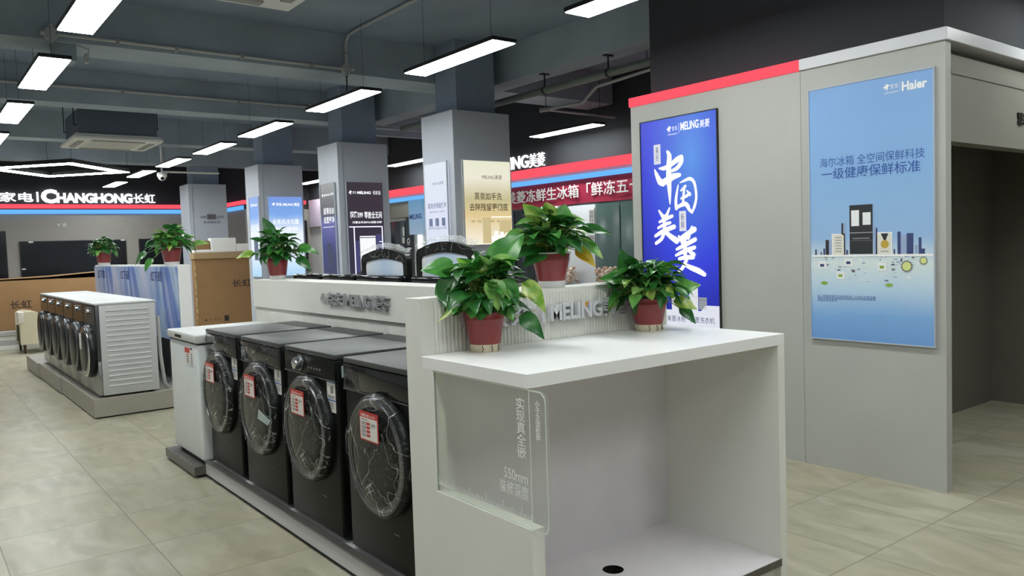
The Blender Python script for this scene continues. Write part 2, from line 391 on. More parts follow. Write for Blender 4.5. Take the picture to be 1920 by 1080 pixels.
# lettering: glyph outlines of the built-in font turned into mesh and mapped on a plane
_tc = {}
def glyphs(body, offset, space=1.0):
    key = (body, offset, space)
    if key in _tc: return _tc[key]
    c = bpy.data.curves.new('t', 'FONT'); c.body = body; c.size = 1.0; c.offset = offset; c.resolution_u = 3; c.space_character = space; c.space_line = 0.95
    o = bpy.data.objects.new('t', c); COL.objects.link(o)
    dg = bpy.context.evaluated_depsgraph_get(); me = bpy.data.meshes.new_from_object(o.evaluated_get(dg))
    vs = [v.co.copy() for v in me.vertices]; fs = [tuple(p.vertices) for p in me.polygons]
    # boundary edges, for side walls
    cnt = {}
    for f in fs:
        for i in range(len(f)):
            e = (f[i], f[(i + 1) % len(f)]); k2 = (min(e), max(e)); cnt.setdefault(k2, []).append(e)
    bd = [l[0] for l in cnt.values() if len(l) == 1]
    bpy.data.objects.remove(o); bpy.data.curves.remove(c); bpy.data.meshes.remove(me)
    x0 = min(v.x for v in vs); x1 = max(v.x for v in vs); y0 = min(v.y for v in vs); y1 = max(v.y for v in vs)
    _tc[key] = (vs, fs, bd, x0, x1, y0, y1); return _tc[key]
def text(mb, body, o, r, u, w, h, depth=0.0, mi=0, off=0.0, space=1.0, lift=0.0):
    """fit body into the w x h box whose lower-left corner is o; r, u = writing and up directions"""
    vs, fs, bd, x0, x1, y0, y1 = glyphs(body, off, space)
    o = Vector(o); r = Vector(r); u = Vector(u); n = r.cross(u)
    sx = w / (x1 - x0); sy = (h / (y1 - y0)) if h else sx
    P = [o + r * ((v.x - x0) * sx) + u * ((v.y - y0) * sy) + n * lift for v in vs]
    front = [p + n * depth for p in P]
    mb.add(front, fs, mi)
    if depth > 0:
        k = len(P); mb.add(P + front, [(a, b, k + b, k + a) for a, b in bd], mi)
    return mb
RX, LX = Vector((0, -1, 0)), Vector((0, 1, 0))     # writing direction on faces that look along -X
EX, UZ = Vector((1, 0, 0)), Vector((0, 0, 1))      # on faces that look along -Y
def dog(mb, o, r, u, w, h, mi=0, lift=0.0):
    """the small dog mark in front of the shop name"""
    o = Vector(o); n = r.cross(u)
    pts = [(0, .45), (.12, .62), (.3, .72), (.42, .95), (.62, 1.0), (.82, .88), (.98, .66), (.9, .6), (.78, .62), (.72, .5), (.74, .2), (.66, .0), (.58, .02), (.58, .32), (.44, .3), (.38, .1), (.3, .1), (.3, .42), (.14, .44)]
    mb.poly([o + r * (a * w) + u * (b * h) + n * lift for a, b in pts], mi); return mb

# ================================================================== THE SETTING
H = 3.47
struct(MB().box(-4.5, 7.1, -4, 18.2, -0.1, 0).build('floor', M['floor']))
struct(MB().box(-4.5, 7.1, -4, 18.2, H, H + 0.1).build('ceiling', M['ceiling']))
struct(MB().box(-4.6, -4.5, -4, 18.2, 0, H).build('wall_left', M['wall_plain']))
struct(MB().box(-4.5, 7.1, -4.1, -4, 0, H).build('wall_front', M['wall_plain']))
b = MB(); b.box(-4.5, 7.1, 18.0, 18.2, 0, 2.32, 0).box(-4.5, 7.1, 18.0, 18.2, 2.32, H, 1)
struct(b.build('wall_back', [M['wall_far'], M['wall_dark']]))
b = MB(); b.box(7.1, 7.2, -4, 18.2, 0, 2.44, 0).box(7.1, 7.2, -4, 18.2, 2.44, H, 1)
struct(b.build('wall_right', [M['wall_plain'], M['wall_dark']]))
# the return of the wall in the far right corner
b = MB(); b.box(5.69, 7.1, 16.3, 18.0, 0, 2.32, 0).box(5.69, 7.1, 16.3, 18.0, 2.32, H, 1)
struct(b.build('wall_corner', [M['wall_far'], M['wall_dark']]))
# beams under the slab
for k, (y0, y1, z) in enumerate(((1.2, 1.6, 3.1), (7.08, 7.55, 3.1), (9.80, 10.13, 3.1), (12.75, 13.1, 3.1), (15.5, 15.9, 3.1))):
    struct(MB().box(-4.5, 7.1, y0, y1, z, H).build('ceiling_beam', M['beam']))
struct(MB().box(5.12, 5.40, 1.6, 7.08, 3.1, H).build('ceiling_beam', M['beam']))
struct(MB().box(5.12, 5.40, 7.55, 9.8, 3.1, H).build('ceiling_beam', M['beam']))
struct(MB().box(-0.2, 0.1, 1.6, 7.08, 3.2, H).build('ceiling_beam', M['beam']))
# black wall over the booth
struct(MB().box(4.47, 7.1, 1.98, 4.06, 2.455, H).build('wall_soffit', M['wall_dark']))

# ---- the booth with the two posters
b = MB()
b.box(4.37, 4.433, 1.93, 2.77, 0, 2.39)                                   # left wall, front half
b.box(4.367, 7.1, 2.77, 4.17, 0, 2.39)                                    # closed rear half
struct(b.build('wall_booth', M['booth']))
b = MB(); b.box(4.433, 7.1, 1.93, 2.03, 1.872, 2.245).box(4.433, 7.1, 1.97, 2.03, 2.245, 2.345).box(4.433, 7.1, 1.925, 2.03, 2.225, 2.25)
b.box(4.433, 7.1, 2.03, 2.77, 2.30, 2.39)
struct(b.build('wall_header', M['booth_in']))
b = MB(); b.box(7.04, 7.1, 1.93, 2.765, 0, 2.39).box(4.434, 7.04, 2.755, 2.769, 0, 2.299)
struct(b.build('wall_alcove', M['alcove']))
b = MB(); b.box(4.355, 7.1, 1.915, 2.77, 2.39, 2.457, 0, 0.004)
tag(b.build('crown_trim', M['crown']), 'milky white light trim along the top edge of the grey poster booth', 'trim')
b = MB(); b.box(4.355, 4.47, 2.772, 4.18, 2.39, 2.457, 0, 0.004)
tag(b.build('light_strip', M['led_red']), 'glowing red strip along the top of the booth above the royal blue poster', 'light strip')
b = MB(); text(b, '慧享', (5.285, 1.929, 2.012), EX, UZ, 0.17, 0.075, 0.008, 0, 0.0)
tag(b.build('sign_lettering', M['ink_black']), 'black raised characters on the header over the dark alcove', 'sign')

# ---- stripes, fascias and signs of the back walls
def strip(x0, x1, y0, y1, z0, z1, key, label):
    tag(MB().box(x0, x1, y0, y1, z0, z1).build('light_strip', M[key]), label, 'light strip')
strip(-4.4, 5.64, 17.95, 17.979, 2.42, 2.505, 'led_red', 'long glowing red strip under the white letters on the far wall')
strip(-4.4, 5.64, 17.94, 17.979, 2.315, 2.40, 'led_blue', 'long glowing blue strip above the televisions on the far wall')
strip(5.65, 5.669, 16.3, 17.93, 2.42, 2.505, 'led_red', 'short red strip on the return wall behind the far lettered column')
strip(5.65, 5.669, 16.3, 17.93, 2.315, 2.40, 'led_blue', 'short blue strip on the return wall behind the far lettered column')
strip(5.65, 7.0, 16.26, 16.3, 2.42, 2.505, 'led_red', 'red strip on the wall stub behind the blue poster column')
strip(7.02, 7.079, 4.3, 13.6, 2.335, 2.45, 'led_red', 'long red strip over the refrigerators along the wall')
strip(7.01, 7.079, 4.3, 13.6, 2.228, 2.288, 'led_blue', 'long blue strip over the crimson banner along the wall')
# letters of the far wall
t = thing('letter_sign', 'glowing white sign with large Latin and Chinese letters on the far wall', 'sign', (2.8, 17.94, 2.53))
b = MB(); text(b, '京东家电', (1.02, 17.95, 2.545), EX, UZ, 1.13, 0.185, 0.015, 0, 0.015); b.build('lettering', M['led_white'], t)
MB().box(2.205, 2.235, 17.91, 17.95, 2.545, 2.74).build('divider', M['led_white'], t)
b = MB(); text(b, 'C', (2.28, 17.95, 2.522), EX, UZ, 0.28, 0.275, 0.015, 0, 0.06); text(b, 'HANGHONG', (2.55, 17.95, 2.53), EX, UZ, 1.38, 0.20, 0.015, 0, 0.045, 0.95); b.build('lettering', M['led_white'], t)
b = MB(); text(b, '长虹', (3.95, 17.95, 2.53), EX, UZ, 0.42, 0.20, 0.015, 0, 0.012); b.build('lettering', M['led_white'], t)
b = MB(); text(b, '、V 造', (2.44, 17.995, 2.065), EX, UZ, 0.26, 0.075, 0.01, 0, 0.01)
tag(b.build('wall_lettering', M['print_white']), 'small white letters on the grey wall over the wide television', 'lettering')
# letters of the right wall
t = thing('letter_sign', 'glowing white sign with Latin and Chinese letters over the crimson banner', 'sign', (7.08, 9.1, 2.47))
b = MB(); text(b, 'MELING', (7.09, 9.62, 2.485), RX, UZ, 0.87, 0.18, 0.015, 0, 0.02); b.build('lettering', M['led_white'], t)
b = MB(); text(b, '美菱', (7.09, 8.73, 2.475), RX, UZ, 0.34, 0.19, 0.015, 0, 0.004); b.build('lettering', M['led_white'], t)
# banner
t = thing('banner', 'crimson cloth banner with white Chinese characters over the refrigerators', 'banner', (7.05, 8.0, 1.915))
b = MB(); N = 40
for i in range(N + 1):
    y = 9.9 - i * (9.9 - 5.9) / N; dx = 0.008 * math.sin(i * 0.9)
    b.v += [(7.045 + dx, y, 1.912 + 0.004 * math.sin(i * 0.6)), (7.05, y, 2.226)]
for i in range(N): b.f.append((2 * i, 2 * i + 2, 2 * i + 3, 2 * i + 1)); b.m.append(0)
b.prism([(7.052, 9.9, 2.2), (7.052, 5.9, 2.2), (7.052, 5.9, 2.226), (7.052, 9.9, 2.226)], (0.01, 0, 0))
b.build('cloth', M['banner'], t, smooth=40)
b = MB(); text(b, '美菱冻鲜生冰箱「鲜冻五十', (7.03, 9.20, 1.99), RX, UZ, 2.64, 0.175, 0.004, 0, 0.012); b.build('lettering', M['print_white'], t)
# fascia panels between the doors and the blue strip
tag(MB().box(7.04, 7.079, 12.0, 13.6, 1.95, 2.226).build('fascia_panel', M['booth_in']), 'grey fascia panel over the black refrigerator between two columns', 'panel')
t = thing('brand_sign', 'pale blue lit panel with dark letters beside the black refrigerator between two columns', 'sign', (7.04, 11.74, 1.64))
MB().box(7.0, 7.079, 11.52, 11.96, 1.64, 2.226).build('panel', ramp_mat('pale_blue_lit', ((0, srgb(180, 208, 236)), (1, srgb(96, 170, 222))), 'Z', 0, 0.6, 0.55), t)
b = MB(); text(b, 'MELING', (6.998, 11.93, 1.90), RX, UZ, 0.40, 0.085, 0.002, 0, 0.02); b.build('lettering', M['navy'], t)
tag(MB().box(7.03, 7.079, 13.7, 16.2, 1.93, 2.5).build('fascia_panel', M['red_glow_panel']), 'fascia panel coloured with red glow, seen between the blue and black poster columns', 'panel')

# ---- columns
def column(y, zt=2.75):
    b = MB(); x0, x1, y1 = 4.39, 5.085, y + 0.59
    b.box(x0, x1, y, y1, 0, zt)
    e = 0.012
    b.box(x0 - e, x0 + 0.055, y - e, y + 0.05, 0, zt - 0.002)          # corner trim
    struct(b.build('column', M['column']))
    struct(MB().box(x0 + 0.12, x1 - 0.1, y + 0.1, y1 - 0.1, zt, H).build('column', M['ceiling']))
for y in (6.58, 9.17, 11.91, 15.56): column(y)

def lit(name, stops, lo, hi, e, warp=0.0, st=4.0): return ramp_mat(name, stops, 'Z', lo, hi, e, 0.3, st, warp)
def poster(label, face, a0, a1, z0, z1, pm, name='poster', cat='poster', back=0.0):
    """face 'x': looks along -X at x = at; face 'y': looks along -Y"""
    ax, at = face
    mid = (a0 + a1) / 2
    t = thing(name, label, cat, (at, mid, z0) if ax == 'x' else (mid, at, z0))
    b = MB()
    if ax == 'x': b.box(at - (0.012 if back else 0.014), at + back, a0, a1, z0, z1)
    else: b.box(a0, a1, at - (0.012 if back else 0.014), at + back, z0, z1)
    b.build('panel', pm, t)
    f = MB(); g = 0.007
    for s0, s1, q0, q1 in ((a0 - g, a1 + g, z1, z1 + g), (a0 - g, a1 + g, z0 - g, z0), (a0 - g, a0, z0, z1), (a1, a1 + g, z0, z1)):
        if ax == 'x': f.box(at - 0.018, at, s0, s1, q0, q1)
        else: f.box(s0, s1, at - 0.018, at, q0, q1)
    f.build('frame', M['housing'] if cat == 'lightbox' and not back else M['column'], t)
    return t
def on_x(at, y, z): return (at - 0.0145, y, z)
inkw = emat('lit_white_print', (0.95, 0.97, 1.0, 1), 1.1)
# third column (nearest)
t = poster('white lit poster on the column side next to the warm poster', ('x', 4.378), 6.69, 7.115, 1.10, 2.256, lit('white_lit', ((0, srgb(205, 232, 240)), (.5, srgb(222, 226, 246)), (1, srgb(216, 228, 238))), 0, 1.15, 0.95), 'lightbox', 'lightbox', back=0.012)
b = MB(); text(b, 'MELING美菱', (4.3635, 6.95, 2.035), RX, UZ, 0.20, 0.032); text(b, '蒸烫去残留技术', (4.3635, 7.06, 1.80), RX, UZ, 0.35, 0.055, 0, 0, 0.012); text(b, '柔和净护每一件衣物', (4.3635, 7.03, 1.755), RX, UZ, 0.28, 0.02)
for k in range(3): b.box(4.361, 4.364, 6.74 + k * 0.12, 6.80 + k * 0.12, 1.62, 1.70)
text(b, '99.99% 0.05mm 4.5h', (4.3635, 7.06, 1.585), RX, UZ, 0.34, 0.03)
b.build('lettering', mat('grey_blue_ink', srgb(110, 122, 158), 0.6), t)
t = poster('warm lit laundry room poster on the column behind the raised lids', ('y', 6.568), 4.475, 5.06, 1.418, 2.258, lit('warm_lit', ((0, srgb(236, 228, 208)), (.35, srgb(214, 192, 140)), (.55, srgb(190, 182, 140)), (.8, srgb(226, 222, 204)), (1, srgb(222, 222, 198))), 0, 0.84, 1.1, 0.12, 3.0), 'lightbox', 'lightbox', back=0.012)
b = MB(); text(b, 'MELING美菱', (4.70, 6.5535, 2.075), EX, UZ, 0.25, 0.045); text(b, '蒸氛如手洗', (4.60, 6.5535, 1.865), EX, UZ, 0.34, 0.075, 0, 0, 0.006); text(b, '去除残留更彻底', (4.535, 6.5535, 1.755), EX, UZ, 0.48, 0.078, 0, 0, 0.012)
for k in range(6): text(b, '蒸净', (4.55 + k * 0.08, 6.5535, 1.64), EX, UZ, 0.045, 0.022)
b.build('lettering', mat('brown_ink', srgb(104, 88, 62), 0.6), t)
b = MB(); b.box(4.80, 5.058, 6.552, 6.555, 1.69, 1.70, 0); 
for k in range(7): b.box(4.80 + k * 0.035, 4.84 + k * 0.036, 6.551, 6.555, 1.42, 1.50 + 0.05 * math.sin(k * 1.7) ** 2, 0)
b.build('artwork', emat('warm_white_glow', (1.0, 0.95, 0.82, 1), 1.3), t)
b = MB(); b.box(4.69, 4.79, 6.552, 6.555, 1.43, 1.69, 0); b.box(4.90, 5.05, 6.5525, 6.555, 1.52, 1.66, 0)
b.build('artwork', emat('soft_wood_print', srgb(216, 198, 150), 0.9), t)
# second column
dark = lit('black_lit', ((0, srgb(40, 38, 66)), (.5, srgb(46, 36, 56)), (1, srgb(52, 44, 54))), 0, 1.15, 0.9, 0.1)
t = poster('black lit poster with a glowing white outline on the broad face of the second column', ('y', 9.158), 4.475, 4.98, 1.08, 2.257, dark, 'lightbox', 'lightbox', back=0.012)
b = MB(); dog(b, (4.50, 9.1435, 2.10), EX, UZ, 0.05, 0.05); text(b, '京东', (4.555, 9.1435, 2.11), EX, UZ, 0.05, 0.034); text(b, 'MELING', (4.62, 9.1435, 2.108), EX, UZ, 0.19, 0.036, 0, 0, 0.04); text(b, '和家造', (4.84, 9.1435, 2.103), EX, UZ, 0.11, 0.05)
text(b, '超薄599', (4.51, 9.1435, 1.805), EX, UZ, 0.175, 0.085, 0, 0, 0.02); text(b, '零嵌全无间', (4.705, 9.1435, 1.80), EX, UZ, 0.25, 0.09, 0, 0, 0.012); text(b, '内置全系成PRO底散冰箱', (4.54, 9.1435, 1.738), EX, UZ, 0.41, 0.03, 0, 0, 0.02)
b.build('lettering', inkw, t)
b = MB()
for x0, x1, z0, z1 in ((4.55, 4.562, 1.08, 1.70), (4.945, 4.957, 1.08, 1.70), (4.49, 4.957, 1.69, 1.702), (4.90, 4.955, 1.50, 1.508)): b.box(x0, x1, 9.141, 9.144, z0, z1)
b.build('artwork', emat('violet_white_outline', (0.78, 0.80, 1.0, 1), 1.6), t)
b = MB(); b.box(4.63, 4.85, 9.141, 9.144, 1.14, 1.555); b.box(4.63, 4.85, 9.141, 9.144, 1.565, 1.58); b.build('artwork', emat('white_door_print', (0.95, 0.97, 1, 1), 1.0), t)
b = MB(); b.box(4.565, 4.62, 9.142, 9.144, 1.12, 1.52); b.box(4.86, 4.94, 9.142, 9.144, 1.1, 1.6); b.build('artwork', emat('violet_dim_print', srgb(104, 104, 160), 0.5), t)
t = poster('dark blue lit poster on the narrow side of the second column', ('x', 4.378), 9.265, 9.675, 1.10, 2.256, lit('night_blue_lit', ((0, srgb(40, 48, 92)), (.3, srgb(60, 70, 130)), (.55, srgb(96, 100, 168)), (.68, srgb(70, 72, 82)), (1, srgb(96, 98, 98))), 0, 1.15, 0.9, 0.25), 'lightbox', 'lightbox', back=0.012)
b = MB(); dog(b, (4.3635, 9.64, 2.09), RX, UZ, 0.06, 0.045); text(b, 'MELING 和家', (4.3635, 9.57, 2.10), RX, UZ, 0.29, 0.035, 0, 0, 0.03); text(b, '超薄自由', (4.3635, 9.60, 1.87), RX, UZ, 0.31, 0.085, 0, 0, 0.012); text(b, '底置更净', (4.3635, 9.60, 1.755), RX, UZ, 0.31, 0.085, 0, 0, 0.012)
b.box(4.361, 4.364, 9.30, 9.62, 1.705, 1.712)
b.build('lettering', inkw, t)
b = MB(); b.box(4.361, 4.364, 9.42, 9.52, 1.20, 1.50); b.box(4.361, 4.364, 9.33, 9.40, 1.20, 1.42); b.build('artwork', emat('steel_fridge_print', srgb(104, 110, 136), 0.6), t)
# first column
sky = lit('sky_lit', ((0, srgb(170, 214, 246)), (.25, srgb(222, 236, 250)), (.55, srgb(236, 244, 252)), (.78, srgb(120, 168, 232)), (1, srgb(116, 150, 222))), 0, 1.2, 1.0, 0.12)
t = poster('sky blue lit poster on the broad face of the third column', ('y', 11.898), 4.51, 5.05, 1.05, 2.262, sky, 'lightbox', 'lightbox', back=0.012)
b = MB(); dog(b, (4.56, 11.8835, 2.12), EX, UZ, 0.06, 0.05); text(b, '京东 MELING 美菱', (4.63, 11.8835, 2.12), EX, UZ, 0.38, 0.05, 0, 0, 0.03); text(b, '全系风冷无霜', (4.56, 11.8835, 1.84), EX, UZ, 0.42, 0.08, 0, 0, 0.01); text(b, '净味保鲜', (4.57, 11.8835, 1.74), EX, UZ, 0.40, 0.06)
b.build('lettering', inkw, t)
t = poster('sky blue lit poster on the narrow side of the third column', ('x', 4.378), 11.90, 12.30, 1.05, 2.262, sky, 'lightbox', 'lightbox', back=0.012)
b = MB(); text(b, '京东 MELING', (4.3635, 12.25, 2.12), RX, UZ, 0.30, 0.05, 0, 0, 0.03); text(b, '风冷无霜', (4.3635, 12.26, 1.76), RX, UZ, 0.30, 0.09)
b.build('lettering', inkw, t)
b = MB(); b.box(4.361, 4.364, 12.0, 12.16, 1.30, 1.62); b.build('artwork', emat('grey_fridge_print', srgb(130, 136, 160), 0.8), t)
# far column lettering
b = MB(); text(b, '全屋', (4.57, 15.545, 2.105), EX, UZ, 0.11, 0.05); b.box(4.70, 4.86, 15.543, 15.548, 2.09, 2.18); text(b, '大屏', (4.89, 15.545, 2.105), EX, UZ, 0.12, 0.05); text(b, '看见更多美', (4.62, 15.545, 2.01), EX, UZ, 0.32, 0.04)
tag(b.build('column_lettering', M['tag_ink']), 'grey printed characters on the far column above the tall carton', 'lettering')

# ---- the two posters on the booth
STROKES = [[(3.935, 1.912, 0.0035), (3.917, 1.872, 0.0159), (3.886, 1.82, 0.0246), (3.854, 1.796, 0.014)], [(3.892, 1.915, 0.0053), (3.846, 1.911, 0.0157), (3.791, 1.926, 0.0156), (3.727, 1.958, 0.0205), (3.687, 1.971, 0.0204)], [(3.687, 1.971, 0.0204), (3.687, 1.94, 0.017), (3.724, 1.902, 0.0154), (3.774, 1.886, 0.0104)], [(3.882, 1.812, 0.014), (3.821, 1.821, 0.0278), (3.766, 1.844, 0.0242), (3.703, 1.852, 0.0137)], [(3.811, 2.025, 0.0104), (3.793, 1.992, 0.0207), (3.8, 1.924, 0.0225), (3.802, 1.84, 0.0243), (3.798, 1.75, 0.0174), (3.796, 1.655, 0.0042)], [(3.718, 1.782, 0.0051), (3.733, 1.724, 0.0103), (3.742, 1.669, 0.0124), (3.738, 1.621, 0.0138)], [(3.703, 1.796, 0.0027), (3.66, 1.809, 0.0095), (3.612, 1.817, 0.0128), (3.578, 1.791, 0.0114), (3.563, 1.732, 0.0101), (3.562, 1.678, 0.0101), (3.578, 1.625, 0.0115), (3.601, 1.582, 0.0068)], [(3.693, 1.742, 0.0068), (3.653, 1.77, 0.0102)], [(3.661, 1.767, 0.0102), (3.672, 1.706, 0.0102), (3.678, 1.645, 0.0096)], [(3.694, 1.687, 0.0069), (3.646, 1.701, 0.0119), (3.615, 1.719, 0.0085)], [(3.64, 1.738, 0.0051), (3.615, 1.709, 0.0119)], [(3.741, 1.621, 0.0104), (3.7, 1.639, 0.0137), (3.656, 1.647, 0.0171), (3.626, 1.628, 0.0102)], [(3.656, 1.647, 0.0102), (3.622, 1.607, 0.0136), (3.601, 1.586, 0.0085)], [(3.899, 1.614, 0.0067), (3.863, 1.569, 0.0162)], [(3.799, 1.627, 0.0066), (3.832, 1.567, 0.0161)], [(3.895, 1.532, 0.0096), (3.832, 1.553, 0.0142), (3.776, 1.569, 0.0122)], [(3.909, 1.49, 0.0096), (3.852, 1.511, 0.0133), (3.796, 1.523, 0.0113)], [(3.937, 1.433, 0.0116), (3.853, 1.468, 0.0181), (3.76, 1.493, 0.0169)], [(3.85, 1.573, 0.0123), (3.849, 1.516, 0.0143), (3.847, 1.459, 0.0162)], [(3.847, 1.468, 0.0162), (3.878, 1.412, 0.0143), (3.932, 1.38, 0.0125)], [(3.841, 1.463, 0.0143), (3.799, 1.429, 0.0189), (3.738, 1.394, 0.0234)], [(3.745, 1.385, 0.0094), (3.672, 1.425, 0.0167), (3.579, 1.468, 0.0201)], [(3.719, 1.426, 0.0075), (3.685, 1.379, 0.0158)], [(3.599, 1.487, 0.0083), (3.636, 1.415, 0.0185)], [(3.74, 1.333, 0.0094), (3.661, 1.364, 0.0167), (3.573, 1.399, 0.0156)], [(3.747, 1.291, 0.0094), (3.662, 1.323, 0.0167), (3.58, 1.344, 0.0138)], [(3.666, 1.425, 0.0139), (3.664, 1.35, 0.0167), (3.663, 1.285, 0.0158)], [(3.639, 1.327, 0.0093), (3.59, 1.294, 0.0184)], [(3.718, 1.267, 0.0113), (3.652, 1.276, 0.0167), (3.593, 1.275, 0.0138)], [(3.677, 1.229, 0.0112), (3.607, 1.202, 0.0185), (3.549, 1.183, 0.0202), (3.499, 1.158, 0.0155)], [(3.652, 1.257, 0.0139), (3.69, 1.201, 0.0131), (3.733, 1.173, 0.0085)]]
def brush(mb, pts, x, mi=0):
    P = [Vector((0, a, c)) for a, c, w in pts]; R = [w for a, c, w in pts]
    # smooth the centre line
    Q, RR = [], []
    n = len(P)
    for i in range(n - 1):
        p0, p1, p2, p3 = P[max(i - 1, 0)], P[i], P[i + 1], P[min(i + 2, n - 1)]
        for k in range(6):
            t_ = k / 6; t2, t3 = t_ * t_, t_ ** 3
            Q.append(0.5 * ((2 * p1) + (p2 - p0) * t_ + (2 * p0 - 5 * p1 + 4 * p2 - p3) * t2 + (3 * p1 - p0 - 3 * p2 + p3) * t3)); RR.append(R[i] + (R[i + 1] - R[i]) * t_)
    Q.append(P[-1]); RR.append(R[-1])
    L, Rr = [], []
    for i, q in enumerate(Q):
        d = (Q[min(i + 1, len(Q) - 1)] - Q[max(i - 1, 0)]).normalized(); s = Vector((0, -d.z, d.y))
        a, c = q + s * RR[i], q - s * RR[i]; L.append((x, a.y, a.z)); Rr.append((x, c.y, c.z))
    k = len(L)
    mb.add(L + Rr, [(i, i + 1, k + i + 1, k + i) for i in range(k - 1)], mi)
    for q, rad in ((Q[0], RR[0]), (Q[-1], RR[-1])):
        mb.poly([(x, q.y + rad * math.cos(j * PI / 5), q.z + rad * math.sin(j * PI / 5)) for j in range(10)], mi)
bm_ = bpy.data.materials
def blue_poster_mat():
    m = bpy.data.materials.new('royal_blue_lit'); m.use_nodes = True; nt = m.node_tree; L = nt.links; b = nt.nodes['Principled BSDF']
    tc = nt.nodes.new('ShaderNodeTexCoord')
    vs = nt.nodes.new('ShaderNodeVectorMath'); vs.operation = 'SUBTRACT'; vs.inputs[1].default_value = (0, -0.12, 1.18)
    L.new(tc.outputs['Object'], vs.inputs[0])
    mp = nt.nodes.new('ShaderNodeMapping'); mp.inputs['Scale'].default_value = (1, 1.5, 0.8); L.new(vs.outputs[0], mp.inputs[0])
    ln = nt.nodes.new('ShaderNodeVectorMath'); ln.operation = 'LENGTH'; L.new(mp.outputs[0], ln.inputs[0])
    cr = nt.nodes.new('ShaderNodeValToRGB'); el = cr.color_ramp.elements
    st = ((0.0, srgb(92, 156, 240)), (0.3, srgb(70, 110, 228)), (0.6, srgb(52, 66, 226)), (0.85, srgb(38, 46, 176)), (1.0, srgb(30, 36, 140)))
    while len(el) < len(st): el.new(.5)
    for e, (p, c) in zip(el, st): e.position = p; e.color = c
    L.new(ln.outputs['Value'], cr.inputs[0]); L.new(cr.outputs[0], b.inputs['Emission Color']); b.inputs['Emission Strength'].default_value = 0.85
    b.inputs['Base Color'].default_value = (0.01, 0.012, 0.05, 1); b.inputs['Roughness'].default_value = 0.3
    return m
t = poster('royal blue lit poster with large white brush characters on the booth', ('x', 4.367), 3.383, 4.063, 0.79, 2.256, blue_poster_mat(), 'lightbox', 'lightbox')
X = 4.352
b = MB(); [brush(b, s, X - 0.0003 * i) for i, s in enumerate(STROKES)]
b.build('brush_lettering', inkw, t)
b = MB(); dog(b, (X, 3.815, 2.155), RX, UZ, 0.045, 0.045); text(b, '京东', (X, 3.766, 2.163), RX, UZ, 0.05, 0.032); text(b, '大家电超市', (X, 3.806, 2.135), RX, UZ, 0.09, 0.012)
text(b, 'MELING', (X, 3.688, 2.155), RX, UZ, 0.158, 0.058, 0, 0, 0.03); text(b, '美菱', (X, 3.522, 2.152), RX, UZ, 0.085, 0.055, 0, 0, 0.01)
b.box(X - 0.0005, X, 3.702, 3.704, 2.14, 2.21)
b.build('lettering', inkw, t)
wf = emat('lit_white_field', (0.88, 0.9, 1.0, 1), 0.85)
MB().box(X - 0.001, X, 3.875, 3.938, 1.945, 2.085).build('white_label', wf, t); MB().box(X - 0.001, X, 3.655, 3.715, 1.46, 1.60).build('white_label', wf, t)
b = MB(); b.prism([(X - 0.001, 4.063, 0.792), (X - 0.001, 3.383, 0.792), (X - 0.001, 3.383, 0.945), (X - 0.001, 3.50, 0.945), (X - 0.001, 3.54, 0.905), (X - 0.001, 4.063, 0.905)], (0.001, 0, 0)); b.build('caption_band', wf, t)
b = MB(); text(b, '美\n好', (X - 0.002, 3.92, 1.965), RX, UZ, 0.028, 0.105); text(b, '新\n鲜', (X - 0.002, 3.70, 1.478), RX, UZ, 0.03, 0.105); text(b, '美菱冰柜 · 美菱洗衣机', (X - 0.002, 3.845, 0.822), RX, UZ, 0.42, 0.042)
b.build('lettering', M['navy'], t)
am = [emat('white_appliance_print', (0.86, 0.88, 0.92, 1), 0.85), emat('black_appliance_print', (0.02, 0.025, 0.03, 1), 1), emat('grey_appliance_print', (0.3, 0.32, 0.36, 1), 1)]
for y0, y1, z0, z1, mi, ln in ((3.72, 3.80, 0.905, 1.01, 0, .975), (3.645, 3.715, 0.905, 0.995, 1, .97), (3.565, 3.642, 0.905, 1.08, 0, 1.0), (3.49, 3.56, 0.915, 1.0, 2, .98)):
    b = MB(); b.box(X - 0.001, X, y0, y1, z0, z1, 0); b.box(X - 0.0015, X - 0.001, y0 + .003, y1 - .003, ln, ln + .002, 1); b.build('appliance_picture', [am[mi], am[2] if mi != 2 else am[1]], t)

hm = ramp_mat('sky_print', ((0, srgb(112, 158, 214)), (.10, srgb(126, 172, 222)), (.22, srgb(190, 214, 230)), (.30, srgb(216, 228, 226)), (.40, srgb(150, 184, 222)), (.6, srgb(136, 176, 218)), (1, srgb(122, 164, 214))), 'Z', 0, 1.47, 0, 0.35, 3.0, 0.05)
t = poster('pale blue unlit poster with a dark refrigerator and skyline on the booth end', ('x', 4.37), 1.985, 2.705, 0.785, 2.256, hm)
X = 4.355
b = MB(); dog(b, (X, 2.255, 2.18), RX, UZ, 0.04, 0.035); text(b, '京东', (X, 2.214, 2.185), RX, UZ, 0.045, 0.026); text(b, '大家电超市', (X, 2.25, 2.162), RX, UZ, 0.08, 0.01); b.box(X - 0.0004, X, 2.160, 2.1615, 2.165, 2.215); text(b, 'Haier', (X, 2.15, 2.163), RX, UZ, 0.134, 0.050, 0, 0, 0.035)
b.box(X - 0.001, X, 1.99, 2.70, 1.270, 1.282)
b.build('lettering', M['print_white'], t)
b = MB(); text(b, '海尔冰箱 全空间保鲜科技', (X, 2.640, 1.796), RX, UZ, 0.61, 0.055); text(b, '一级健康保鲜标准', (X, 2.628, 1.722), RX, UZ, 0.575, 0.066, 0, 0, 0.006)
text(b, '注：数据来源于实验室检测，产品以实物为准\n保鲜效果因食材种类与存放方式不同而有差异\n本图片仅供参考', (X, 2.665, 1.005), RX, UZ, 0.36, 0.04)
b.build('lettering', mat('blue_ink', srgb(44, 84, 158), 0.5), t)
b = MB(); R = random.Random(4)
Y = lambda k: 2.705 - k * 0.72          # 0..1 across the sheet
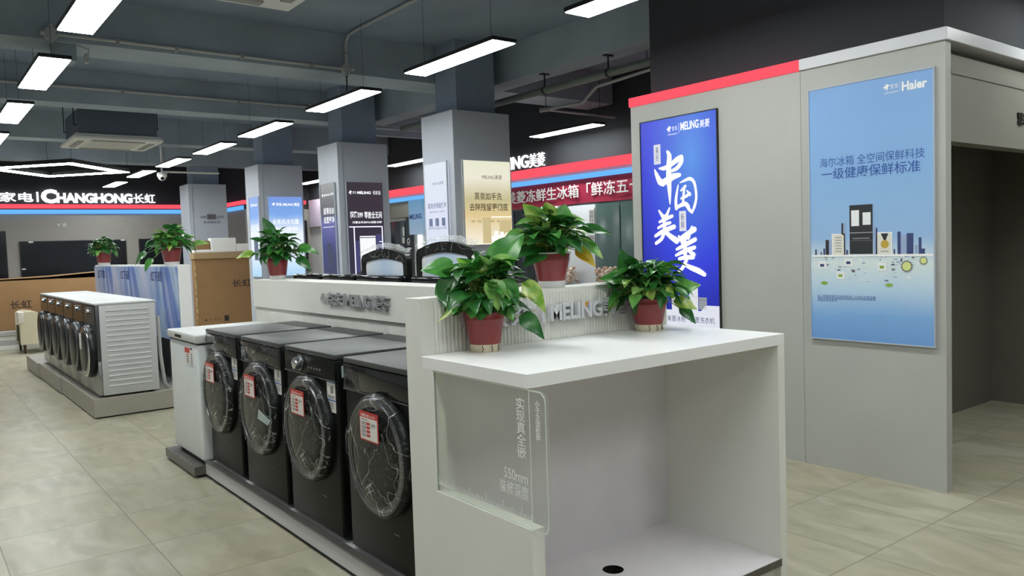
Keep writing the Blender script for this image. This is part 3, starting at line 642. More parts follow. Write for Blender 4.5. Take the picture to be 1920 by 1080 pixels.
def pb(k0, k1, z0, z1, mi, d=0.0005): b.box(X - d, X, Y(k1), Y(k0), z0, z1, mi)
PM = [mat('p_black', srgb(44, 46, 50), .4), mat('p_white', srgb(232, 234, 234), .4), mat('p_line', srgb(150, 156, 160), .4), mat('p_grey', srgb(120, 122, 120), .4), mat('p_cream', srgb(222, 220, 206), .4), mat('p_gold', srgb(188, 158, 60), .4), mat('p_navy', srgb(58, 70, 116), .4), mat('p_steel', srgb(150, 168, 200), .4), mat('p_pale', srgb(186, 204, 226), .4), mat('p_green', srgb(132, 170, 70), .4), mat('p_lime', srgb(212, 220, 140), .4)]
pb(.345, .535, 1.285, 1.565, 0); pb(.345, .535, 1.404, 1.409, 2, .0008); pb(.37, .51, 1.37, 1.378, 3, .0008); pb(.345, .535, 1.36, 1.362, 3, .0008)
pb(.36, .425, 1.445, 1.535, 1, .0008); pb(.455, .52, 1.45, 1.52, 1, .0008)
b.build('refrigerator_picture', PM, t); b = MB()
pb(.19, .305, 1.275, 1.405, 1); pb(.20, .295, 1.283, 1.398, 4, .0008)
for k in range(6): pb(.22, .275, 1.30 + k * 0.016, 1.304 + k * 0.016, 3, .001)
b.build('certificate_picture', PM, t); b = MB()
pb(.565, .69, 1.275, 1.405, 1); pb(.575, .68, 1.283, 1.398, 4, .0008); b.prism([(X - .0012, Y(.60), 1.398), (X - .0012, Y(.66), 1.398), (X - .0012, Y(.64), 1.36), (X - .0012, Y(.625), 1.36)], (.0004, 0, 0), 0)
b.add([(X - .0015, Y(.632) + .023 * math.cos(a * PI / 8), 1.338 + .023 * math.sin(a * PI / 8)) for a in range(16)], [tuple(range(16))], 5); pb(.60, .66, 1.297, 1.301, 3, .001)
b.build('medal_picture', PM, t); b = MB()
for k0, k1, h, mi in ((.04, .055, .035, 6), (.09, .10, .02, 6), (.115, .13, .04, 6), (.135, .165, .09, 0), (.165, .19, .09, 7), (.275, .29, .185, 0), (.29, .31, .185, 7), (.315, .33, .03, 6), (.545, .56, .16, 7), (.56, .572, .15, 6), (.70, .712, .03, 6), (.73, .755, .125, 6), (.755, .80, .105, 7), (.80, .85, .115, 6), (.86, .885, .05, 7), (.89, .91, .09, 6), (.91, .935, .03, 6)): pb(k0, k1, 1.28, 1.28 + h, mi)
b.build('skyline_picture', PM, t); b = MB()
for k in range(90):
    a, z = R.uniform(.12, .84), 1.268 - R.random() ** 1.3 * 0.15; s = R.uniform(.006, .03)
    if abs(a - .5) * .4 + (1.27 - z) < .26: pb(a, a + s, z, z + R.uniform(.002, .010), R.choice((1, 1, 1, 3, 7, 8, 6)), .0004 + .000005 * k)
for a, z, mi in ((.07, 1.20, 1), (.30, 1.215, 1), (.575, 1.19, 1), (.23, 1.14, 1)): pb(a, a + .07, z, z + .045, mi, .0012); pb(a + .015, a + .05, z + .012, z + .028, R.choice((9, 6)), .0016)
for a, z in ((.12, 1.115), (.665, 1.11)): b.add([(X - .0014, Y(a) + .022 * math.cos(q * PI / 6), z + .010 * math.sin(q * PI / 6)) for q in range(12)], [tuple(range(12))], 9)
for a, z, rad in ((.80, 1.215, .030), (.925, 1.245, .020)):
    b.add([(X - .0014, Y(a) + rad * (1.15 if q % 2 else .95) * math.cos(q * PI / 12), z + rad * (1.15 if q % 2 else .95) * math.sin(q * PI / 12)) for q in range(24)], [tuple(range(24))], 3)
    b.add([(X - .0018, Y(a) + rad * .8 * math.cos(q * PI / 10), z + rad * .8 * math.sin(q * PI / 10)) for q in range(20)], [tuple(range(20))], 10)
b.build('leaflet_picture', PM, t)

# ================================================================== CEILING FITTINGS
def lamp(x, y, label, z=2.80):
    t = thing('ceiling_light', label, 'ceiling light', (x, y, z), 'linear LED ceiling lights')
    b = MB(); b.box(x - .105, x + .105, y - .605, y + .605, z + 0.006, z + 0.034, 0, 0.004, 1); b.build('housing', M['housing'], t)
    b = MB(); b.box(x - .098, x + .098, y - .598, y + .598, z, z + 0.007, 0, 0.003, 1); b.build('diffuser', M['lamp'], t)
    for s in (-.45, .45): MB().tube([(x, y + s, z + .03), (x, y + s, H)], .0014, 5).build('suspension_wire', M['housing'], t)
    return t
ra = 'linear ceiling light over the black washers, '
pos = [(3.40, 3.08, 'first from the camera, cut by the frame'), (3.40, 5.02, 'second from the camera'), (3.40, 6.97, 'third from the camera'), (3.40, 8.97, 'fourth from the camera'), (3.40, 10.81, 'fifth from the camera'),
       (3.36, 12.65, 'sixth from the camera'), (3.33, 14.5, 'seventh, near the dome camera'), (3.36, 16.7, 'the last before the glowing sign')]
lt = None
for x, y, l in pos:
    if lt is None: lt = lamp(x, y, ra + l); y0 = y; x0 = x
    else: dup(lt, (x - x0, y - y0, 0), ra + l)
for y, l in ((4.98, 'first visible from the camera'), (6.97, 'second one, with a conduit behind it'), (8.93, 'third visible from the camera'), (10.95, 'fourth visible, cut by the frame')):
    dup(lt, (0.95 - x0, y - y0, 0), 'linear ceiling light, aisle row, ' + l)
for y, l in ((7.53, 'above the crimson banner'), (11.4, 'half hidden behind the column with warm posters'), (15.2, 'seen between the blue and black poster columns')):
    dup(lt, (6.71 - x0, y - y0, 0), 'linear ceiling light, refrigerator row, ' + l)
# rows go on behind the camera; booth-side lamp added to brighten header, floor
for k, (x, y) in enumerate(((3.40, 1.10), (3.40, -.9), (.95, 3.03), (.95, 1.06), (.95, -.9), (5.6, 1.1), (-1.5, 1.06), (-1.5, 5.0), (-1.5, 8.9), (-1.5, 12.9))):
    o = dup(lt, (x - x0, y - y0, 0), 'linear ceiling light out of view, continued rows and one added lamp')
# square light turned on its corner
t = thing('ring_light', 'hanging white diamond outline of light over the far aisle', 'ceiling light', (2.08, 14.25, 2.8))
cx, cy = 2.08, 14.25
def ringpts(rx, ry): return [(cx, cy - ry), (cx + rx, cy), (cx, cy + ry), (cx - rx, cy)]
o_, i_ = ringpts(1.02, 1.17), ringpts(.80, .93)
b = MB(); z = 2.8
for k in range(4):
    j = (k + 1) % 4
    b.prism([(*o_[k], z), (*o_[j], z), (*i_[j], z), (*i_[k], z)], (0, 0, .008))
b.build('diffuser', M['lamp'], t)
b = MB()
for k in range(4):
    j = (k + 1) % 4
    b.prism([(*o_[k], z + .009), (*o_[j], z + .009), (*i_[j], z + .009), (*i_[k], z + .009)], (0, 0, .06))
b.build('housing', M['housing'], t)
for p in o_: MB().tube([(p[0] * .97 + cx * .03, p[1] * .97 + cy * .03, z + .06), (p[0] * .97 + cx * .03, p[1] * .97 + cy * .03, H)], .003, 6).build('suspension_wire', M['housing'], t)
# cassette air conditioners
def cassette(cx, cy, label, z=2.80, s=.49):
    t = thing('air_conditioner', label, 'air conditioner', (cx, cy, z))
    b = MB(); b.box(cx - s, cx + s, cy - s, cy + s, z, z + .045, 0, .014, 3)
    b.box(cx - s * .96, cx + s * .96, cy - s * .96, cy + s * .96, z + .04, z + .07, 0, .01, 1); b.build('panel', M['ac'], t, 40)
    for dx, dy in ((0, 1), (0, -1), (1, 0), (-1, 0)):
        b = MB(); ax = (s * .60 if dy else .035, s * .60 if dx else .035); c = (cx + dx * s * .80, cy + dy * s * .80)
        b.box(c[0] - ax[0], c[0] + ax[0], c[1] - ax[1], c[1] + ax[1], z - .012, z + .002, 0, .005, 1); b.build('louvre', M['ac_dark'], t)
    b = MB(); b.box(cx - s * .62, cx + s * .62, cy - s * .62, cy + s * .62, z - .006, z + .002, 0, .003, 1)
    for k in range(9): b.box(cx - s * .56, cx + s * .56, cy - s * .54 + k * s * .135 - .008, cy - s * .54 + k * s * .135 + .008, z - .012, z - .005)
    b.build('grille', M['ac'], t)
    b = MB(); b.box(cx - s * .88, cx + s * .88, cy - s * .88, cy + s * .88, z + .06, z + .36, 0, .01, 1); b.build('body', M['ac_body'], t)
    b = MB()
    for dx in (-1, 1):
        for dy in (-1, 1): b.tube([(cx + dx * s * .94, cy + dy * s * .7, z + .18), (cx + dx * s * .94, cy + dy * s * .7, H)], .006, 6); b.box(cx + dx * s * .86, cx + dx * s * .96, cy + dy * s * .7 - .02, cy + dy * s * .7 + .02, z + .17, z + .18)
    b.build('hanger', M['housing'], t); return t
cassette(2.18, 10.88, 'white ceiling cassette air conditioner with a grey body above the aisle')
cassette(1.40, 4.02, 'white ceiling cassette air conditioner cut by the top edge of the view')
# conduits and pipes
def jbox(b, x, y, z):
    b.lathe([(0, -.02), (.038, -.02), (.042, -.012), (.042, .012), (.038, .02), (0, .02)], (x, y, z), 'Z', 16)
def clipring(b, p, d, r): b.tube([Vector(p) - Vector(d) * .012, Vector(p) + Vector(d) * .012], r, 10)
t = thing('conduit', 'pale conduit with round junction boxes running along the first ceiling beam', 'conduit', (2.2, 7.05, 3.14))
b = MB(); b.tube([(1.06, 7.045, 3.14), (3.50, 7.045, 3.135)], .014, 10)
b.tube([(3.505, 7.045, 3.17), (3.505, 7.045, 3.34), (3.505, 7.03, 3.40), (3.505, 6.97, 3.442), (3.505, 6.85, 3.45), (3.505, 5.2, 3.45)], .014, 10); b.build('tube', M['conduit'], t, 40)
for x in (1.03, 3.505):
    b = MB(); b.lathe([(0, 0), (.05, 0), (.052, .01), (.052, .035), (.045, .042), (0, .042)], (0, 0, 0), 'Z', 20)
    k = len(b.v) - 20 * 6
    for i in range(k, len(b.v)): p = b.v[i]; b.v[i] = (x + p[0], 7.078 - p[2], 3.14 + p[1])
    for dx, dz in ((.06, 0), (-.06, 0), (0, .06), (0, -.06)): b.tube([(x + dx * .7, 7.045, 3.14 + dz * .7), (x + dx * 1.2, 7.045, 3.14 + dz * 1.2)], .018, 10)
    b.build('junction_box', M['conduit'], t, 40)
for x in (1.5, 1.95, 2.5, 3.15): MB().box(x - .012, x + .012, 7.03, 7.08, 3.115, 3.16).build('clip', M['ac_dark'], t)
MB().box(3.485, 3.525, 7.03, 7.08, 3.27, 3.285).build('clip', M['ac_dark'], t)
b = MB(); b.tube([(3.505, 7.05, 3.08), (3.51, 7.06, 3.0), (3.505, 7.07, 2.93)], .006, 6); b.tube([(3.505, 7.05, 3.1), (3.505, 7.05, 3.06)], .012, 8); b.build('cable', M['housing'], t)
t = thing('conduit', 'thin pale conduit along the second ceiling beam', 'conduit', (3.0, 9.78, 3.26))
b = MB(); b.tube([(-2, 9.775, 3.27), (3.0, 9.775, 3.265), (6.0, 9.775, 3.26)], .016, 10); b.build('tube', M['conduit'], t, 40)
for x in (.8, 2.1, 3.4, 4.3, 5.3): MB().box(x - .014, x + .014, 9.755, 9.80, 3.24, 3.29).build('clip', M['ac_dark'], t)
t = thing('conduit', 'bent white conduit reaching the black wall above the booth', 'conduit', (6.0, 6.2, 2.9))
b = MB(); b.tube([(5.95, 7.0, 2.93), (6.1, 6.55, 2.95), (5.98, 6.2, 3.05), (5.9, 5.4, 3.06), (5.85, 4.07, 3.06)], .016, 8); b.tube([(5.95, 7.0, 2.93), (7.05, 7.0, 2.92)], .014, 8); b.build('tube', M['conduit'], t, 40)
b = MB(); b.tube([(5.88, 7.03, 2.92), (6.0, 6.94, 2.94)], .026, 10); b.build('junction_box', M['conduit'], t, 40)
b = MB(); b.tube([(5.95, 7.0, 2.93), (5.95, 7.0, H)], .004, 6); b.tube([(6.8, 7.0, 2.92), (6.8, 7.0, H)], .004, 6); b.tube([(5.9, 5.4, 3.06), (5.9, 5.4, H)], .004, 6); b.build('hanger', M['housing'], t)
t = thing('sprinkler_pipe', 'thick grey pipe slung under the beam beside the booth', 'pipe', (5.2, 5.5, 2.93))
b = MB(); b.tube([(5.22, 4.07, 2.935), (5.22, 9.0, 2.935)], .036, 14); b.build('pipe_body', M['pipe'], t, 40)
for y in (4.45, 5.25, 6.15, 7.3):
    b = MB(); b.tube([(5.22, y, 2.96), (5.22, y, 3.1 if y < 7.08 or y > 7.55 else 3.1)], .008, 6); b.box(5.17, 5.27, y - .02, y + .02, 3.085, 3.1)
    b.lathe([(.042, -.012), (.042, .012), (.036, .012), (.036, -.012), (.042, -.012)], (0, 0, 0), 'Z', 16)
    k = len(b.v) - 80
    for i in range(k, len(b.v)): p = b.v[i]; b.v[i] = (5.22 + p[0], y + p[2], 2.935 + p[1])
    b.build('hanger', M['housing'], t)
t = thing('cable_tray', 'pale cable duct crossing behind the tops of the columns', 'duct', (3.8, 12.4, 2.98))
b = MB(); b.box(4.9, 7.0, 9.9, 10.0, 2.98, 3.06).tube([(5.3, 9.95, 3.05), (5.3, 9.95, 3.12)], .006, 6); b.tube([(6.5, 9.95, 3.05), (6.5, 9.95, 3.12)], .006, 6); b.build('duct', M['beam'], t)
t = thing('detector_unit', 'small grey bracket unit under the first beam beside a ceiling light', 'detector', (1.28, 7.2, 3.02))
b = MB(); b.box(1.06, 1.22, 7.15, 7.35, 2.97, 3.1, 0, .006, 1); b.build('box', M['beam'], t)
b = MB(); b.tube([(1.22, 7.12, 3.09), (1.30, 7.1, 3.06), (1.29, 7.1, 3.02)], .006, 6); b.box(1.265, 1.29, 7.06, 7.14, 2.955, 3.02); b.build('bracket', M['conduit'], t)
t = thing('security_camera', 'white dome security camera beside the far ceiling lights', 'security camera', (3.64, 14.4, 2.74))
b = MB(); b.lathe([(0, .09), (.075, .09), (.08, .08), (.08, .03), (.07, .015)], (3.64, 14.4, 2.74), 'Z', 24); b.tube([(3.64, 14.4, 2.83), (3.64, 14.4, H)], .014, 8); b.tube([(3.64, 14.4, 2.845), (4.6, 14.4, 2.845)], .016, 8); b.build('body', M['white'], t, 40)
b = MB(); b.lathe([(.066, .02), (.06, -.01), (.04, -.035), (0, -.05)], (3.64, 14.4, 2.74), 'Z', 24); b.build('dome', M['ac'], t, 60)
b = MB(); b.lathe([(.028, 0), (.028, .012), (0, .014)], (0, 0, 0), 'Z', 16)
for i in range(len(b.v)): p = b.v[i]; b.v[i] = (3.625 + p[0], 14.345 - p[2] * 1.4, 2.725 + p[1])
b.build('lens', M['black_gloss'], t)

# ================================================================== DISPLAY CABINET (front)
CX0, CX1, CF, CB, CT = 1.46, 2.769, 1.8415, 2.445, 1.0155
t = thing('display_cabinet', 'white open fronted display cabinet with a fluted upstand and engraved clear sheet', 'cabinet', (2.1, 2.2, 0))
cabinet = t
b = MB(); b.box(CX0, CX1, CF, CB, CT - .0445, CT, 0, .0015, 1); b.build('top', M['white'], t)
b = MB()
# left side: stepped outline, the upper front part is cut away for the clear sheet
out = [(2.55, 0), (CF, 0), (CF, .5425), (2.375, .5425), (2.375, CT - .0445), (2.4455, CT - .0445), (2.4455, 1.22), (2.55, 1.22)]
b.prism([(CX0, y, z) for y, z in out], (.048, 0, 0)); b.build('side_panel', M['cab'], t)
b = MB(); b.box(2.725, CX1, CF, CB, 0, CT - .0445, 0, .001, 1); b.build('side_panel', M['cab'], t)
b = MB(); b.box(1.508, 2.725, 2.433, 2.448, .1134, CT - .0445); b.build('back_panel', M['cab_in'], t)
# floor board with a round cable hole
bm = bmesh.new(); hc = (2.157, 2.215); N = 32
outer = [bm.verts.new((x, y, .1134)) for x, y in ((1.508, CF), (2.725, CF), (2.725, 2.433), (1.508, 2.433))]
inner = [bm.verts.new((hc[0] + .042 * math.cos(2 * PI * k / N), hc[1] + .042 * math.sin(2 * PI * k / N), .1134)) for k in range(N)]
ed = [bm.edges.new((outer[k], outer[(k + 1) % 4])) for k in range(4)] + [bm.edges.new((inner[k], inner[(k + 1) % N])) for k in range(N)]
bmesh.ops.triangle_fill(bm, edges=ed, use_beauty=True)
for f in list(bm.faces):
    c = f.calc_center_median()
    if (c.x - hc[0]) ** 2 + (c.y - hc[1]) ** 2 < .038 ** 2: bm.faces.remove(f)
b = MB(); b.bm(bm); b.box(1.508, 2.725, CF + .002, CF + .02, .088, .1132); b.build('floor_board', M['cab_in'], t)
b = MB(); b.box(1.508, 2.727, CF - .004, CF + .002, .086, .1134); b.build('edge_strip', M['edge_dark'], t)
b = MB(); n = 32
ring = [(hc[0] + .042 * math.cos(2 * PI * k / n), hc[1] + .042 * math.sin(2 * PI * k / n)) for k in range(n)]
b.add([(x, y, .1133) for x, y in ring] + [(x, y, .03) for x, y in ring], [(k, (k + 1) % n, n + (k + 1) % n, n + k) for k in range(n)] + [tuple(range(n, 2 * n))]); b.build('cable_hole', M['hole'], t)
b = MB(); b.box(1.508, 2.725, CF + .03, CF + .045, 0, .088); b.build('kick_board', M['cab'], t)
# upstand: smooth cap, fluted face
b = MB(); b.box(1.508, CX1, 2.452, 2.55, CT, 1.22); b.box(2.10, CX1, 2.55, 2.62, 0, 1.2195); b.build('upstand', M['cab'], t)
b = MB(); nf = 74
pts = []
for k in range(nf):
    x0 = 1.508 + (CX1 - 1.508) * k / nf; w = (CX1 - 1.508) / nf
    for q in range(6): a = PI * q / 6; pts.append((x0 + w * (1 - math.cos(a)) / 2, 2.452 - .0045 * math.sin(a)))
pts.append((CX1, 2.452)); n = len(pts)
b.add([(x, y, CT) for x, y in pts] + [(x, y, 1.205) for x, y in pts], [(k, k + 1, n + k + 1, n + k) for k in range(n - 1)])
b.add([(x, y, 1.205) for x, y in pts] + [(x, 2.453, 1.205) for x, y in pts], [(k, k + 1, n + k + 1, n + k) for k in range(n - 1)]); b.build('fluted_face', M['cab'], t, 50)
b = MB(); lz = 1.092
text(b, '京东', (1.70, 2.440, lz - .005), EX, UZ, .28, .085, .022, 0, .02); b.box(2.005, 2.017, 2.418, 2.44, lz, lz + .07)
text(b, 'MELING', (2.05, 2.440, lz), EX, UZ, .285, .068, .022, 0, .035); text(b, '美菱', (2.35, 2.440, lz - .003), EX, UZ, .165, .078, .022, 0, .02)
dog(b, (1.60, 2.425, lz), EX, UZ, .085, .08); b.build('lettering', M['letter_face'], t)
b = MB(); b.prism([(2.236, 2.417, lz + .062), (2.236, 2.417, lz + .04), (2.258, 2.417, lz + .068)], (0, .002, 0)); b.build('accent', M['orange'], t)
# the clear sheet: rounded front corners, engraved rule and characters
y0, y1, z0, z1, rc = 1.762, 2.375, .5425, .9700, .03
op = [(y1, z0), (y1, z1)] + [(y0 + rc - rc * math.sin(a * PI / 12), z1 - rc + rc * math.cos(a * PI / 12)) for a in range(7)] + [(y0 + rc - rc * math.cos(a * PI / 12), z0 + rc - rc * math.sin(a * PI / 12)) for a in range(7)]
ac = MB(); ac.prism([(1.463, y, z) for y, z in op], (.010, 0, 0)); sheet = ac.build('acrylic_sheet', M['acrylic'], t); tag(sheet, 'clear acrylic sheet with engraved ruler', None)
b = MB(); n = len(op)
cin = []
for y, z in op:
    cy_, cz_ = (y0 + y1) / 2, (z0 + z1) / 2; d = .0045
    cin.append((y + (d if y < cy_ else -d), z + (d if z < cz_ else -d)))
b.add([(1.4625, y, z) for y, z in op] + [(1.4625, y, z) for y, z in cin], [(k, (k + 1) % n, n + (k + 1) % n, n + k) for k in range(n)]); b.build('polished_edge', M['acrylic_edge'], sheet)
b = MB(); X = 1.4622
text(b, '实\n现\n真\n全\n嵌', (X, 1.905, .755), RX, UZ, .045, .185, 0, 0, .006); text(b, '小\n于\n主\n流\n柜\n体', (X, 1.812, .822), RX, UZ, .023, .120, 0, 0, .015)
text(b, '550mm', (X, 1.975, .678), RX, UZ, .118, .033); text(b, '装修深度', (X, 2.0, .628), RX, UZ, .145, .042)
b.box(X - .0006, X, 1.838, 1.8405, z0, z1 - .003)
b.box(X - .0006, X, 1.84, 2.365, .5695, .572)
for k in range(56):
    y = 2.36 - k * .0094
    hgt = .030 if k % 10 == 0 else (.018 if k % 5 == 0 else .012)
    b.box(X - .0006, X, y - .0009, y + .0009, .572, .572 + hgt)
b.build('lettering', M['print_white'], sheet)

# ================================================================== PARTITION, PLINTHS
t = thing('display_partition', 'long white partition with steel brand letters behind the black washers', 'partition', (2.23, 4.3, 0))
b = MB(); b.box(2.145, 2.34, 2.621, 6.0, 0, 1.0).box(2.125, 2.34, 2.621, 6.0, 1.0, 1.205, 0, .002, 1); b.build('wall_board', M['cab'], t)
b = MB(); pts = []; nf = 130
for k in range(nf):
    y0_ = 2.63 + 3.37 * k / nf; w = 3.37 / nf
    for q in range(5): a = PI * q / 5; pts.append((2.145 - .004 * math.sin(a), y0_ + w * (1 - math.cos(a)) / 2))
pts.append((2.145, 6.0)); n = len(pts)
b.add([(x, y, .1) for x, y in pts] + [(x, y, .998) for x, y in pts], [(k, k + 1, n + k + 1, n + k) for k in range(n - 1)]); b.build('fluted_face', M['cab'], t, 50)
b = MB(); X = 2.125; dog(b, (X - .02, 4.75, 1.065), RX, UZ, .09, .075)
text(b, '京东', (X, 4.64, 1.065), RX, UZ, .20, .085, .022, 0, .02); b.box(X - .022, X, 4.40, 4.41, 1.07, 1.145); text(b, 'MELING', (X, 4.37, 1.07), RX, UZ, .30, .072, .022, 0, .035); text(b, '美菱', (X, 4.05, 1.065), RX, UZ, .19, .08, .022, 0, .02)
b.build('lettering', M['letter_steel'], t)
t = thing('display_plinth', 'low white plinth under the four black washers', 'plinth', (1.8, 3.95, 0))
b = MB(); b.box(1.463, 2.095, 2.556, 5.14, .022, .098); b.build('body', M['plinth_w'], t)
b = MB(); b.box(1.456, 1.50, 2.556, 5.142, .098, .105, 0, .002, 1); b.build('edge_strip', M['plinth_edge'], t)
b = MB(); b.box(1.475, 2.08, 2.56, 5.12, 0, .022); b.build('recess', M['rubber'], t)
t = thing('display_plinth', 'low grey brown plinth under the white chest freezer', 'plinth', (1.75, 5.48, 0))
b = MB(); b.box(1.395, 2.10, 5.147, 5.83, .018, .076, 0, .003, 1); b.build('body', M['plinth_edge'], t)
b = MB(); b.box(1.42, 2.08, 5.16, 5.81, 0, .018); b.build('recess', M['rubber'], t)

# ================================================================== BLACK FRONT LOADERS
def fold_disc(cx, cy, cz, r, ry, dep, seed, n=110, m=30, amp=.005):
    """clingfilm over a round door: bulged disc with crisp folds, facing -X"""
    b = MB(); rnd = random.Random(seed); off = Vector((rnd.uniform(0, 50), rnd.uniform(0, 50), rnd.uniform(0, 50)))
    vs = []; ca, sa = math.cos(.5 + seed), math.sin(.5 + seed)
    for j in range(m + 1):
        q = j / m
        for k in range(n):
            a = 2 * PI * k / n
            wob = 1 + .012 * noise.noise(Vector((math.cos(a) * 3, math.sin(a) * 3, seed))) * q
            y, z = cy + r * q * wob * math.cos(a), cz + ry * q * wob * math.sin(a)
            u, w = (y - cy) * ca + (z - cz) * sa, -(y - cy) * sa + (z - cz) * ca
            p = Vector((u * 12, w * 5, 0)) + off
            rid = max(0, 1 - abs(noise.noise(p)) * 5)
            p2 = Vector((u * 7, w * 18, 4)) + off
            rid2 = max(0, 1 - abs(noise.noise(p2)) * 6)
            d = amp * (rid ** 2 + .7 * rid2 ** 2)
            x = cx - dep * (1 - q ** 4) - d + (.03 * max(0, q - .95) / .05)
            vs.append((x, y, z))
    fs = [(j * n + k, j * n + (k + 1) % n, (j + 1) * n + (k + 1) % n, (j + 1) * n + k) for j in range(1, m) for k in range(n)] + [(0, n + k, n + (k + 1) % n) for k in range(n)]
    return b.add(vs, fs)
def crumple_sheet(pts_fn, nu, nv, seed, amp, freq=16):
    b = MB(); off = Vector((seed * 3.7, seed * 1.3, 0)); vs = []
    for i in range(nu + 1):
        for j in range(nv + 1):
            p, nrm = pts_fn(i / nu, j / nv); p = Vector(p)
            d = (1 - abs(noise.noise(p * freq + off)) * 2.2) + .5 * (1 - abs(noise.noise(p * freq * 2.2 + off)) * 2)
            vs.append(p + Vector(nrm) * (amp * d))
    w = nv + 1
    return b.add(vs, [(i * w + j, i * w + j + 1, (i + 1) * w + j + 1, (i + 1) * w + j) for i in range(nu) for j in range(nv)])
def price_tag(t, x, y, z, w=.140, h=.098, par=None, name='price_tag'):
    b = MB(); b.box(x - .002, x, y - w / 2 - .006, y + w / 2 + .006, z - h / 2 - .006, z + h / 2 + .012); p = b.build(name, M['tag_red'], t)
    tag(p, 'red and white price tag', None)
    b = MB(); b.box(x - .003, x - .002, y - w / 2, y + w / 2, z - h / 2, z + h / 2 - .012); b.build('sheet', M['tag_white'], p)
    b = MB(); text(b, '惊爆价格', (x - .0022, y + w * .46, z + h * .415), RX, UZ, w * .5, h * .12, 0, 0, .01); text(b, '会员价', (x - .0022, y - w * .08, z + h * .42), RX, UZ, w * .34, h * .10)
    b.build('lettering', M['print_white'], p)
    b = MB()
    for k in range(4): b.box(x - .0036, x - .003, y - w * .08, y + w * .12, z + h * (.16 - k * .16) - h * .055, z + h * (.16 - k * .16) + h * .055)
    b.build('stripes', M['tag_red'], p)
    b = MB()
    for k in range(4):
        for q in range(2): b.box(x - .0036, x - .003, y + w * .16, y + w * .42, z + h * (.17 - k * .16 - q * .07), z + h * (.20 - k * .16 - q * .07))
    text(b, '2499', (x - .0036, y - w * .12, z + h * .05), RX, UZ, w * .28, h * .16); b.box(x - .0036, x - .003, y + w * .05, y + w * .42, z + h * .29, z + h * .31); b.build('print', M['tag_ink'], p)
def energy(t, x, y, z, w=.085, h=.155, strip='label_blue'):
    b = MB(); b.box(x - .0012, x, y - w / 2, y + w / 2, z - h / 2, z + h / 2); p = b.build('energy_label', M['tag_white'], t); tag(p, 'white and blue energy label', None)
    b = MB(); b.box(x - .002, x - .0012, y - w / 2, y + w / 2, z + h / 2 - .022, z + h / 2); b.box(x - .002, x - .0012, y - w / 2, y + w / 2, z - h * .17, z - h * .135); b.build('band', M[strip], p)
    b = MB(); text(b, '中国能效标识', (x - .0022, y + w * .42, z + h / 2 - .016), RX, UZ, w * .84, .011); b.build('lettering', M['print_white'], p)
    b = MB()
    for k in range(5): b.box(x - .0019, x - .0012, y - w * .30, y + w * .05, z + h * (.24 - k * .045), z + h * (.265 - k * .045))
    for k in range(4): b.box(x - .0019, x - .0012, y - w * .4, y + w * .4, z - h * (.02 + k * .025), z - h * (.013 + k * .025))
    for k in range(4): b.box(x - .0019, x - .0012, y - w * .3, y + w * .38, z - h * (.24 + k * .05), z - h * (.225 + k * .05))
    b.build('print', M['tag_ink'], p)
